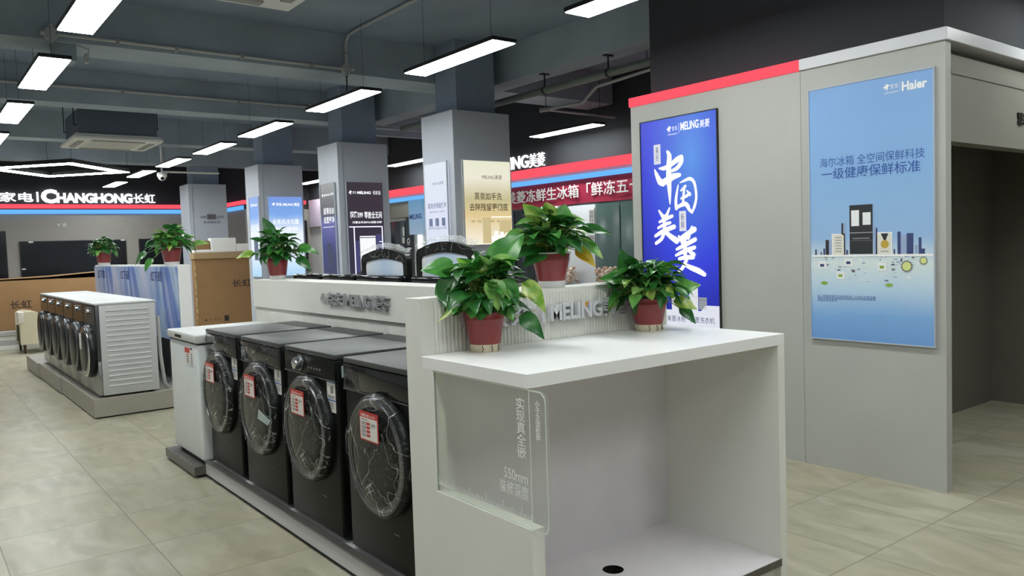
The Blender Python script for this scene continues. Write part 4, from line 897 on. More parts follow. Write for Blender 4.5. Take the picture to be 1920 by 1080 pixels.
def washer(ya, yb, label, kind, seed, dy=0.0, dz=.578, dr=.245):
    """ya far side, yb near side; front face at x = 1.497"""
    xf, xb, z0, zt = 1.497, 2.075, .118, .945
    yc = (ya + yb) / 2
    t = thing('washing_machine', label, 'washing machine', ((xf + xb) / 2, yc, .105), 'black front loading washers on the white plinth')
    b = MB(); b.box(xf, xb, yb, ya, z0, zt - .024, 0, .012, 3); b.build('cabinet', M['black_wash'], t, 40)
    for x in (xf + .06, xb - .06):
        for y in (yb + .06, ya - .06): MB().lathe([(.022, 0), (.022, .02)], (x, y, .1052), 'Z', 12).build('foot', M['rubber'], t, 40)
    b = MB(); b.box(xf - .006, xb + .004, yb + .002, ya - .002, zt - .024, zt, 0, .006, 2)
    b.box(xb - .13, xb - .01, yb + .03, ya - .03, zt, zt + .0015); b.build('top_panel', M['black_top'], t, 40)
    b = MB(); zc = zt - .13 if kind != 'knob' else zt - .115
    b.box(xf - .008, xf + .02, yb + .004, ya - .004, zc, zt - .026, 0, .005, 2); cp = b.build('control_panel', M['black_gloss'] if kind in ('film', 'plain') else M['black_wash'], t, 40)
    b = MB(); b.box(xf - .010, xf + .002, yb + .004, ya - .004, zc - .007, zc - .001); b.build('trim_strip', M['rim'], cp)
    b = MB(); text(b, 'MELING', (xf - .0085, ya - .04, zt - .055), RX, UZ, .06, .011); b.build('lettering', M['tag_ink'], cp)
    if kind == 'knob':
        b = MB(); b.box(xf - .0095, xf - .007, ya - .13, ya - .03, zt - .105, zt - .075); b.build('drawer_slot', M['hole'], cp)
        b = MB(); b.lathe([(.030, 0), (.031, .02), (.027, .034), (.018, .037), (0, .037)], (xf - .008, yc + .09, zt - .068), 'X', 24); b.build('dial', M['chrome'], cp, 40)
        b = MB(); b.lathe([(.041, 0), (.040, .006), (.031, .006)], (xf - .008, yc + .09, zt - .068), 'X', 24); b.build('dial_ring', M['rim'], cp, 40)
        b = MB()
        for k in range(5): b.lathe([(.007, 0), (.006, .003), (0, .003)], (xf - .008, yc - .01 - k * .03, zt - .083), 'X', 10)
        b.build('button', M['rim'], cp)
    if kind == 'film':
        b = crumple_sheet(lambda u, v: ((xf - .014 - .003 * math.sin(u * 9), ya - .002 - u * (ya - yb - .004), zt - .135 + v * .138 + .004 * math.sin(u * 11)), (-1, 0, 0)), 34, 10, seed, .006, 18)
        tag(b.build('film', M['film'], t, 25), 'crinkled clear film over the control panel', None)
    if kind == 'plain':
        b = MB(); b.box(xf - .0105, xf - .008, ya - .15, ya - .006, zc, zt - .028); tag(b.build('film', M['film'], t), 'clear film patch on the control panel', None)
        b = MB(); b.box(xf - .012, xf + .03, ya - .002, ya + .002, zt - .09, zt - .04); tag(b.build('tape', M['film_teal'], t), 'teal tape', None)
    # door
    y = yc + dy
    b = MB(); b.lathe([(dr + .004, -.004), (dr + .004, .028), (dr - .006, .040), (dr - .022, .044), (dr - .034, .036)], (xf, y, dz), 'X', 56); d = b.build('door', M['black_wash'], t, 40)
    b = MB(); b.lathe([(dr - .012, .0435), (dr - .018, .048), (dr - .028, .047), (dr - .034, .040)], (xf, y, dz), 'X', 56); b.build('door_rim', M['rim'], d, 40)
    b = MB(); b.lathe([(dr - .033, .036), (dr - .05, .046), (dr * .6, .052), (dr * .25, .054), (0, .0545)], (xf, y, dz), 'X', 56); b.build('door_glass', M['door_glass'], d, 60)
    f = fold_disc(xf - .052, y, dz, dr + .006, dr + .006, .010, seed); tag(f.build('film', M['film'], d, 22), 'crinkled clear film over the door', None)
    if kind != 'knob2':
        pass
    price_tag(t, xf - .071, y - (.02 if kind == 'plain' else .008), dz + .125)
    if kind != 'plain' : energy(t, xf - .0005, yb + .062, .76, strip='label_blue')
    b = MB(); b.box(xf - .001, xf + .001, yb + .16, yb + .20, .27, .276); b.build('mark', M['rim'], t)
    return t
washer(5.095, 4.530, 'black front loading washer next to the white chest freezer', 'film', 1, 0.02)
washer(4.454, 3.868, 'black front loading washer, second from the freezer, with teal tape on its door film', 'film', 2)
o = bpy.data.objects
washer(3.812, 3.235, 'black front loading washer with a chrome dial, third from the freezer', 'knob', 3)
washer(3.156, 2.566, 'black front loading washer beside the white cabinet, with a teal tape', 'plain', 4, -.035)
# teal tape on the second door's film
b = MB(); b.prism([(1.424, 4.03, .60), (1.424, 3.87, .565), (1.424, 3.91, .535), (1.424, 4.05, .55)], (.001, 0, 0))
sw = [x for x in COL.objects if x.get('label', '').startswith('black front loading washer, second')][0]
tag(b.build('tape', M['film_teal'], sw), 'torn teal tape', None)

# ================================================================== CHEST FREEZER
t = thing('chest_freezer', 'white chest freezer with a grey lid at the end of the black washers', 'freezer', (1.75, 5.46, .077))
b = MB(); b.box(1.452, 2.09, 5.145, 5.79, .10, .838, 0, .016, 3); b.build('body', M['freezer'], t, 40)
for x in (1.5, 2.04):
    for y in (5.30, 5.74): MB().lathe([(.02, 0), (.02, .03)], (x, y, .0765), 'Z', 10).build('foot', M['rubber'], t)
b = MB(); b.box(1.458, 2.085, 5.15, 5.785, .838, .848); b.build('gasket', M['rubber'], t)
b = MB(); b.box(1.440, 2.095, 5.132, 5.80, .848, .905, 0, .012, 3); lid = b.build('lid', M['freezer_lid'], t, 40)
b = MB(); b.box(1.4385, 1.45, 5.45, 5.60, .866, .884); b.box(1.50, 1.60, 5.1305, 5.14, .866, .882); b.build('handle_slot', M['hole'], lid)
b = MB(); b.box(1.4495, 1.452, 5.31, 5.42, .70, .81); p = b.build('price_tag', M['tag_white'], t)
b = MB(); b.box(1.449, 1.4496, 5.31, 5.42, .775, .81); b.build('band', M['tag_red'], p)
b = MB()
for k in range(5): b.box(1.449, 1.4496, 5.34, 5.375, .712 + k * .012, .719 + k * .012)
b.build('print', M['tag_ink'], p)
b = MB(); b.box(1.4495, 1.452, 5.245, 5.30, .70, .815); p = b.build('energy_label', M['tag_white'], t)
b = MB(); b.box(1.449, 1.4496, 5.245, 5.30, .80, .815)
for k in range(5): b.box(1.449, 1.4496, 5.255, 5.285, .712 + k * .014, .719 + k * .014)
b.build('print', M['tag_ink'], p)
b = crumple_sheet(lambda u, v: ((1.447, 5.78 - u * .62, .12 + v * .71), (-1, 0, 0)), 24, 24, 9, .003, 7)
tag(b.build('film', clear_mat('loose_film', 0.03, rough=.2, ridge=.12, scale=4, bump=.4), t, 30), 'loose clear film', None)

# ================================================================== TOP LOADERS behind the partition
def toploader(yb, ya, label, lid_up, ztop, seed):
    t = thing('washing_machine', label, 'washing machine', (2.68, (ya + yb) / 2, 0), 'top loading washers behind the partition')
    b = MB(); b.box(2.38, 2.94, yb, ya, .03, 1.12, 0, .02, 3); b.build('cabinet', M['fridge_grey'], t, 40)
    b = MB(); b.box(2.375, 2.945, yb - .003, ya + .003, 1.12, 1.175, 0, .02, 3); b.build('top_frame', M['black_wash'], t, 40)
    b = MB(); b.box(2.385, 2.50, yb + .01, ya - .01, 1.17, 1.238, 0, .015, 3); c = b.build('console', M['black_gloss'], t, 40)
    b = crumple_sheet(lambda u, v: ((2.384 + v * .11, ya - .01 - u * (ya - yb - .02), 1.240), (0, 0, 1)), 24, 5, seed, .004, 22); tag(b.build('film', M['film'], c, 25), 'crinkled clear film', None)
    for x in (2.44, 2.88):
        for y in (yb + .06, ya - .06): MB().lathe([(.022, 0), (.022, .032)], (x, y, 0), 'Z', 10).build('foot', M['rubber'], t)
    if not lid_up:
        b = MB(); b.box(2.52, 2.93, yb + .03, ya - .03, 1.172, 1.186, 0, .006, 2); b.build('lid', M['black_gloss'], t, 40); return
    # raised lid: arched dark frame around a pale window
    yc, hw = (ya + yb) / 2, (ya - yb) / 2
    def outline(w, top, bot, cr, sag):
        pts = [(-w, bot)]
        for k in range(7): a = PI / 2 * k / 6; pts.append((-w + cr - cr * math.cos(a), top - sag - cr + cr * math.sin(a)))
        for k in range(1, 12): q = k / 12; pts.append((-w + cr + (2 * w - 2 * cr) * q, top - sag + sag * math.sin(PI * q)))
        for k in range(7): a = PI / 2 * k / 6; pts.append((w - cr + cr * math.sin(a), top - sag - cr + cr * math.cos(a)))
        pts.append((w, bot)); return pts
    oo = outline(hw, ztop, 1.17, .045, .035); ii = outline(hw - .048, ztop - .062, 1.20, .03, .02)
    n = len(oo); b = MB(); fr = []
    for x in (2.435, 2.468): fr += [(x, yc - p, z) for p, z in oo] + [(x, yc - p, z) for p, z in ii]
    fs = []
    for k in range(n):
        j = (k + 1) % n
        fs += [(k, j, n + j, n + k), (2 * n + k, 3 * n + k, 3 * n + j, 2 * n + j), (k, 2 * n + k, 2 * n + j, j), (n + k, n + j, 3 * n + j, 3 * n + k)]
    b.add(fr, fs); l = b.build('lid', M['black_wash'], t, 40)
    b = MB(); b.prism([(2.445, yc - p, z) for p, z in ii], (.012, 0, 0)); b.build('lid_window', ramp_mat('frosted_lid_window', ((0, srgb(226, 232, 240)), (.5, srgb(190, 210, 236)), (1, srgb(232, 236, 238))), 'Y', -.25, .25, 0, .25, 6.0, .5), l)
    w = crumple_sheet(lambda u, v: ((2.43 + .01 * math.sin(u * 20) + v * .03, ya + .012 - u * (2 * hw + .024), ztop - .035 + .04 * math.sin(PI * u) + .022 * v + .006 * abs(math.sin(u * 13 + seed)) * v), (-.4, 0, 1)), 36, 5, seed, .006, 26)
    tag(w.build('film', M['film_w'], l, 25), 'bunched clear bag over the lid edge', None)
    w = crumple_sheet(lambda u, v: ((2.431, ya + .004 - u * (2 * hw + .008), ztop - .09 + .035 * math.sin(PI * u) + .07 * v), (-1, 0, 0)), 30, 5, seed + 3, .003, 18)
    tag(w.build('film', M['film'], l, 25), 'crinkled clear film on the lid frame', None)
toploader(5.375, 5.865, 'top loading washer with a closed lid, next to the potted plant on the partition', False, 0, 5)
toploader(4.83, 5.345, 'top loading washer with a closed lid, between a closed lid and a raised lid', False, 0, 6)
toploader(4.205, 4.805, 'top loading washer with its arched lid raised, the smaller of the two raised lids', True, 1.405, 7)
toploader(3.50, 4.095, 'top loading washer with its arched lid raised, behind the tall leaves of the front plant', True, 1.435, 8)

# ================================================================== SILVER FRONT LOADERS
t = thing('display_plinth', 'grey laminate plinth under the silver washers, near section', 'plinth', (1.75, 8.6, 0))
MB().box(1.28, 2.30, 7.71, 9.45, .012, .178, 0, .003, 1).build('body', M['plinth'], t); MB().box(1.30, 2.28, 7.73, 9.45, 0, .012).build('recess', M['rubber'], t)
t = thing('display_plinth', 'grey laminate plinth under the silver washers, middle section', 'plinth', (1.75, 10.2, 0))
MB().box(1.265, 2.30, 9.455, 10.95, .012, .178, 0, .003, 1).build('body', M['plinth'], t); MB().box(1.30, 2.28, 9.46, 10.95, 0, .012).build('recess', M['rubber'], t)
t = thing('display_plinth', 'grey laminate plinth under the silver washers, far section', 'plinth', (1.75, 11.5, 0))
MB().box(1.25, 2.30, 10.955, 12.05, .012, .178, 0, .003, 1).build('body', M['plinth'], t); MB().box(1.30, 2.28, 10.96, 12.03, 0, .012).build('recess', M['rubber'], t)
def silver(yb, label, dark):
    xf, xb, ya = 1.333, 1.828, yb + .544; z0, zt = .196, 1.012; yc = (ya + yb) / 2
    t = thing('washing_machine', label, 'washing machine', (1.58, yc, .178), 'silver front loading washers on the grey plinth')
    b = MB(); b.box(xf + .03, xb, yb, ya, z0, zt - .02, 0, .008, 2)
    for k in range(16):                                              # pressed ribs on both side walls
        z = .265 + k * .0445
        for yy, sgn in ((yb, -1), (ya, 1)):
            b.add([(xf + .085, yy, z), (xb - .06, yy, z), (xb - .055, yy + sgn * .006, z + .008), (xf + .08, yy + sgn * .006, z + .008), (xf + .085, yy, z + .02), (xb - .06, yy, z + .02)], [(0, 1, 2, 3), (3, 2, 5, 4), (0, 3, 4), (1, 5, 2)])
    b.build('cabinet', M['silver_side'], t, 30)
    b = MB(); b.box(xf, xf + .03, yb + .002, ya - .002, .50, zt - .022, 0, .006, 2); b.build('front_panel', M['dark_reflect_steel'], t, 40)  # one front split in two, the upper piece coloured with its dark reflection
    b = MB(); b.box(xf, xf + .03, yb + .002, ya - .002, z0 + .005, .499, 0, .006, 2); b.build('lower_front_panel', M['silver'], t, 40)
    b = MB(); b.box(xf - .004, xb + .01, yb, ya, zt - .02, zt, 0, .006, 2); b.build('top_panel', M['silver_side'], t, 40)
    b = MB(); b.box(xf - .005, xf + .004, yb + .004, ya - .004, zt - .20, zt - .024, 0, .003, 1); cp = b.build('control_panel', M['black_gloss'], t)
    b = MB(); b.lathe([(.03, 0), (.028, .02), (0, .022)], (xf - .005, yc, zt - .074), 'X', 24); b.build('dial', M['chrome'], cp, 40)
    dr = .235; dz = .575
    b = MB(); b.lathe([(dr, -.002), (dr + .004, .02), (dr - .006, .05), (dr - .03, .062), (dr - .05, .058)], (xf, yc, dz), 'X', 48); d = b.build('door', M['door_black'], t, 40)
    b = MB(); b.lathe([(dr - .006, .053), (dr - .012, .060), (dr - .016, .061)], (xf, yc, dz), 'X', 48); b.build('door_rim', M['chrome' if yb < 7.8 else 'rim'], d, 60)
    b = MB(); b.lathe([(dr - .048, .056), (dr - .06, .064), (dr * .5, .072), (0, .074)], (xf, yc, dz), 'X', 48); b.build('door_glass', M['door_black'], d, 60)
    for x in (xf + .07, xb - .06):
        for y in (yb + .05, ya - .05): MB().lathe([(.022, 0), (.022, .02)], (x, y, .1785), 'Z', 10).build('foot', M['rubber'], t)
    if yb < 7.8:
        b = MB(); b.box(xf - .0745, xf - .073, yc + .02, yc + .12, dz + .02, dz + .16); b.build('label', M['tag_white'], d)
        b = MB(); b.tube([(xb + .03, yb + .06, .86), (xb + .035, yb + .05, .5), (xb + .06, yb + .06, .24), (xb + .10, yb + .1, .19)], .016, 8); b.build('drain_hose', M['conduit'], t, 40)
names = ['silver front loading washer with the ribbed side facing the freezer, first of its row', 'silver front loading washer, second in its row from the freezer', 'silver front loading washer, third in its row from the freezer', 'silver front loading washer, fourth in its row from the freezer', 'silver front loading washer, fifth in its row from the freezer', 'silver front loading washer beside the cream armchair, last of its row']
for k, l in enumerate(names): silver(7.715 + k * .558, l, k in (2, 5))

# display boards with the blue silk print, on a white back wall
t = thing('display_partition', 'white low wall carrying three blue silk print boards behind the silver washers', 'partition', (2.19, 10.07, .178))
MB().box(2.13, 2.245, 8.04, 12.10, .178, 1.318, 0, .002, 1).build('wall_board', M['white'], t)
MB().box(2.11, 2.129, 8.06, 12.07, .20, .57).build('lower_board', M['black_wash'], t)
for k, (yb, ya, l) in enumerate(((8.06, 9.52, 'blue silk print board beside the tall carton'), (9.525, 10.94, 'blue silk print board, middle of the three'), (10.945, 12.07, 'blue silk print board under the small potted plant'))):
    t = thing('display_board', l, 'display board', (2.12, (yb + ya) / 2, .57), 'blue boards behind the silver washers')
    MB().box(2.112, 2.129, yb, ya, .572, 1.30).build('board', M['print'], t)
    b = MB(); text(b, '红下超', (2.109, (9.03, 10.47, 11.83)[k], 1.148), RX, UZ, .44, .108, 0, 0, .008); b.build('lettering', M['navy'], t)

# ================================================================== CARTONS
def carton(name, label, x0, x1, y0, y1, z0, z1, tilt=0.0, flap=0.0, loc=None):
    t = thing(name, label, 'carton', ((x0 + x1) / 2, (y0 + y1) / 2, z0))
    b = MB(); b.box(x0, x1, y0, y1, z0, z1, 0, .006, 1); b.build('box', M['carton'], t)
    if flap:
        b = MB(); b.box(x0 - .02, x1 + .03, y0 - .03, y1 + .01, z1 - .002, z1 + flap, 0, .008, 1); b.build('lid', M['carton_light'], t)
    return t
t = carton('carton', 'tall brown carton with black characters in front of the far lettered column', 4.235, 5.45, 14.9, 15.08, .02, 1.335, 0, .115)
b = MB(); text(b, '长虹', (4.895, 14.897, .795), EX, UZ, .36, .14, 0, 0, .008); text(b, '▲ ☂ ♻ △', (4.36, 14.897, .20), EX, UZ, .30, .05); b.box(4.72, 4.80, 14.896, 14.898, .18, .28); b.build('lettering', M['ink_black'], t)
b = MB()
for k in range(9): b.box(4.234, 4.247 + .008 * (k % 2), 14.893, 14.899, .25 + k * .11, .31 + k * .11 + .02 * (k % 3))
b.build('torn_tape', M['old_tape'], t)
tag(MB().box(4.2, 5.5, 14.86, 15.12, 0, .02).build('carton_pallet', M['foam']), 'thin pale board under the tall brown carton', 'board')
tag(MB().box(4.25, 4.545, 14.92, 15.08, 1.452, 1.505, 0, .008, 1).build('foam_block', M['foam']), 'flat white foam strip under the small brown box on the tall carton', 'foam block')
tag(MB().box(4.25, 4.53, 14.925, 15.07, 1.506, 1.665, 0, .004, 1).build('small_carton', M['carton']), 'small brown box on the white foam strip above the tall carton', 'carton')
tag(MB().box(4.55, 5.01, 14.92, 15.08, 1.452, 1.712, 0, .008, 1).build('foam_block', M['foam']), 'tall white foam block on the tall carton', 'foam block')
tag(MB().box(5.015, 5.34, 14.92, 15.08, 1.452, 1.60, 0, .008, 1).build('foam_block', M['foam']), 'lower white foam block beside the tall one on the carton', 'foam block')
t = carton('carton', 'long brown carton with black characters below the televisions behind the armchair', 0.2, 3.0, 15.0, 15.4, .303, 1.10)
b = MB(); text(b, '长虹', (1.38, 14.997, .645), EX, UZ, .30, .13, 0, 0, .008); b.build('lettering', M['ink_black'], t)
b = MB(); b.add([(.2, 15.0, 1.099), (3.0, 15.0, 1.099), (3.0, 15.0, 1.20), (1.9, 15.0, 1.13), (.2, 15.0, 1.101)], [(0, 1, 2, 3, 4)]); b.prism([(.2, 15.0, 1.098), (3.0, 15.0, 1.098), (3.0, 15.0, 1.205), (2.0, 15.0, 1.15)], (0, .4, 0)); b.build('bulged_lid', M['carton'], t)
for k in range(4):
    tag(MB().box(.3 - .02 * k, 1.78 + .015 * (k % 2), 14.9 + .01 * (k % 3), 15.45, .001 + k * .0753, .073 + k * .0753, 0, .004, 1).build('flat_pack', [M['foam'], M['conduit']][k % 2]), ['pale flat pack at the bottom of the stack under the long carton', 'pale flat pack, second from the floor under the long carton', 'pale flat pack, third from the floor under the long carton', 'pale flat pack at the top of the stack under the long carton'][k], 'flat pack', 'flat packs under the long carton')

# ================================================================== ARMCHAIR
t = thing('armchair', 'cream armchair with dark legs beside the silver washers', 'armchair', (1.75, 14.35, 0))
def arm(y):
    b = MB(); pts = []
    for q in range(9): a = PI / 2 * q / 8; pts.append((1.40 + .30 * (1 - math.cos(a)) * .0 + (.0 if q == 0 else 0), 0))
    prof = [(1.40, .14), (1.40, .58), (1.42, .615), (1.46, .635), (1.52, .64), (1.62, .625), (1.74, .575), (1.84, .50), (1.90, .42), (1.92, .14)]
    b.prism([(x, y, z) for x, z in prof], (0, .13, 0)); return b
bmk = None
for y in (14.02, 14.57): arm(y).build('arm', M['cream'], t)
MB().box(1.80, 1.98, 14.02, 14.70, .14, .86, 0, .05, 4).build('backrest', M['cream'], t, 60)
MB().box(1.42, 1.82, 14.15, 14.57, .30, .44, 0, .03, 3).build('seat', M['cream'], t, 60)
MB().box(1.405, 1.43, 14.03, 14.70, .16, .42, 0, .008, 2).build('front_panel', M['cushion_dark'], t)
MB().box(1.37, 1.46, 14.01, 14.16, .46, .645, 0, .02, 3).build('arm_cover', mat('pale_arm_cover', srgb(214, 206, 196), .8), t, 50)
for x in (1.45, 1.90):
    for y in (14.07, 14.63):
        b = MB(); b.tube([(x, y, .15), (x + (.0 if x < 1.6 else .02), y, 0)], [.024, .014], 8); b.box(x - .03, x + .10 if x < 1.6 else x + .03, y - .015, y + .015, .135, .155); b.build('leg', M['wood_dark'], t, 40)

# ================================================================== TELEVISIONS
def tv(x0, x1, z0, z1, y, label):
    t = thing('television', label, 'television', ((x0 + x1) / 2, y, z0), 'televisions on the far walls')
    MB().box(x0, x1, y, y + .05, z0, z1, 0, .004, 1).build('frame', M['tv_frame'], t)
    MB().box(x0 + .012, x1 - .012, y - .003, y + .001, z0 + .02, z1 - .012).build('screen', M['tv'], t); return t
t = tv(1.87, 3.76, .725, 1.787, 17.95, 'wide black television over the long carton with the small plant in front')
b = MB(); b.box(2.02, 2.10, 17.944, 17.947, 1.755, 1.785); b.box(1.885, 1.95, 17.944, 17.947, 1.24, 1.262); b.box(3.66, 3.74, 17.944, 17.947, 1.76, 1.787); b.build('sticker', M['tag_white'], t)
tv(-.25, 1.66, .92, 1.99, 17.95, 'black television cut by the frame, mounted higher than its neighbour')
tv(4.01, 5.62, .75, 1.792, 17.95, 'black television behind the large plant on the blue boards')
tv(5.85, 7.0, 1.0, 2.08, 16.25, 'black television on the wall stub behind the far lettered column')

# ================================================================== REFRIGERATORS on the right wall
def fridge(y0, y1, key, label, seam=None, split=None, z1=1.895, sticker=None, xf=7.045):
    t = thing('refrigerator', label, 'refrigerator', (7.4, (y0 + y1) / 2, 0), 'refrigerators along the right wall')
    MB().box(xf + .045, 7.099, y0, y1, .02, z1, 0, .003, 1).build('cabinet', M['fridge_grey'], t)
    MB().box(xf + .05, 7.099, y0 + .02, y1 - .02, 0, .02).build('foot_rail', M['rubber'], t)
    cols = [(y0, y1)] if split is None else [(y0, split), (split, y1)]
    rows = [(.05, z1 - .004)] if seam is None else [(.05, seam), (seam, z1 - .004)]
    for a, c in cols:
        for p, q in rows:
            d = MB().box(xf, xf + .04, a + .003, c - .003, p + .003, q - .003, 0, .004, 2).build('door', M[key], t, 40)
            MB().box(xf - .001, xf + .02, a + .004, a + .016, p + .05, q - .05).build('grip', M['fridge_black'], d)
    if sticker:
        for (sy0, sy1, sz0, sz1, what) in sticker:
            p = MB().box(xf - .003, xf - .0005, sy0, sy1, sz0, sz1).build('sticker', M['tag_white'], t)
            b = MB()
            if what: text(b, what, (xf - .0045, sy1 - .008, sz0 + .01), RX, UZ, sy1 - sy0 - .016, sz1 - sz0 - .02)
            else:
                for k in range(4): b.box(xf - .0045, xf - .003, sy0 + .01, sy1 - .01, sz0 + (sz1 - sz0) * (.15 + k * .2), sz0 + (sz1 - sz0) * (.22 + k * .2))
            b.build('print', M['tag_ink'], p)
    return t
def strip_v(y, label, top=1.905): tag(MB().box(7.03, 7.079, y - .025, y + .025, 0, top).build('light_strip', M['led_strip']), label, 'light strip')
fridge(6.0, 7.375, 'fridge_green', 'dark green glass double door refrigerator next to the booth', split=6.945)
fridge(7.385, 8.13, 'fridge_white', 'pearl white refrigerator behind the upper plant', sticker=[(7.40, 7.50, 1.60, 1.82, '保\n鲜\n科\n技'), (7.40, 7.54, 1.44, 1.50, None)])
strip_v(8.19, 'vertical white light strip beside the pearl white refrigerator')
fridge(8.25, 9.05, 'fridge_black', 'black refrigerator beside the vertical white light strip', split=8.65)
fridge(9.07, 9.9, 'fridge_black', 'black refrigerator behind the column with the warm poster')
fridge(10.05, 11.5, 'fridge_black', 'black refrigerator with a light strip beside it, half behind the column with white posters', split=10.8)
strip_v(11.72, 'vertical bluish light strip under the pale blue lit panel', 1.63)
fridge(12.18, 12.99, 'fridge_black', 'black refrigerator with white stickers seen between the two columns', split=12.66, sticker=[(12.21, 12.25, 1.62, 1.78, None), (12.21, 12.29, 1.50, 1.60, None)])
fridge(13.7, 14.5, 'fridge_grey', 'grey refrigerator seen between the blue and black poster columns')
fridge(14.52, 15.6, 'fridge_grey', 'grey refrigerator farther along, behind the blue poster column', seam=.8)
b = MB(); b.box(7.05, 7.079, 11.975, 12.16, .0, 1.94)
t = thing('info_panel', 'dark panel with white pictograms beside the black refrigerator', 'panel', (7.07, 12.06, 0)); b.build('board', M['fridge_black'], t)
b = MB()
for k in range(5): text(b, '⌂' if k % 2 == 0 else '回', (7.048, 12.13, 1.50 - k * .17), RX, UZ, .09, .09, 0, 0, .01); b.box(7.0475, 7.0485, 12.04, 12.13, 1.47 - k * .17, 1.48 - k * .17)
b.build('pictogram', M['print_white'], t)
# two bunches of cream flowers standing in front of the doors
def bunch(y, label, z0, s):
    t = thing('flower_bunch', label, 'flowers', (6.88, y, 0)); R = random.Random(int(y * 10))
    b = MB(); b.box(6.80, 6.96, y - .17, y + .17, 0, z0 - .01, 0, .004, 1); b.build('stand', M['fridge_grey'], t)
    b = MB(); b2 = MB()
    for k in range(150):
        a, c = R.uniform(-.165, .165), R.uniform(0, .19); r = R.uniform(.016, .026); p = (6.88 + R.uniform(-.05, .05), y + a, z0 + c + .01)
        (b if k % 3 else b2).lathe([(0, -r), (r * .75, -r * .6), (r, 0), (r * .7, r * .6), (0, r * .9)], p, 'Z', 7)
    b.build('blossoms', M['flower'], t, 60); b2.build('blossoms', M['flower2'], t, 60)
bunch(7.80, 'bunch of small cream and peach flowers in front of the pearl white refrigerator', .89, 1)
bunch(7.03, 'bunch of small cream and peach flowers in front of the dark green refrigerator', .89, 1)

# ================================================================== POTTED PLANTS
def leaf(b, base, d, up, L, Wd, droop, fold, mi, twist=0.0):
    d = Vector(d).normalized(); up = Vector(up); s = d.cross(up)
    if s.length < 1e-4: s = d.cross(Vector((1, 0, 0)))
    s.normalize(); n = s.cross(d).normalized()
    if twist: q = Matrix.Rotation(twist, 3, d); s = q @ s; n = q @ n
    nl, nw = 9, 4; vs = []
    for i in range(nl + 1):
        t_ = i / nl
        w = Wd * (math.sin(PI * min(1, t_ ** .62 * 1.0)) ** .8 if t_ < 1 else 0) * (1.08 - .25 * t_)
        back = -.10 * L if i == 0 else 0
        for j in range(-nw, nw + 1):
            q = j / nw
            hx = t_ * L - (.09 * L * (abs(q) ** 1.5) * max(0, 1 - t_ * 3) if t_ < .34 else 0)
            lift = fold * abs(q) * w - droop * t_ * t_ * L + .012 * L * math.sin(t_ * 9 + q * 3) * abs(q)
            p = Vector(base) + d * (hx + back * 0) + s * (q * w) + n * lift + Vector((0, 0, -droop * .35 * L * t_ ** 3))
            vs.append(p)
    m = 2 * nw + 1
    b.add(vs, [(i * m + j, i * m + j + 1, (i + 1) * m + j + 1, (i + 1) * m + j) for i in range(nl) for j in range(2 * nw)], mi)
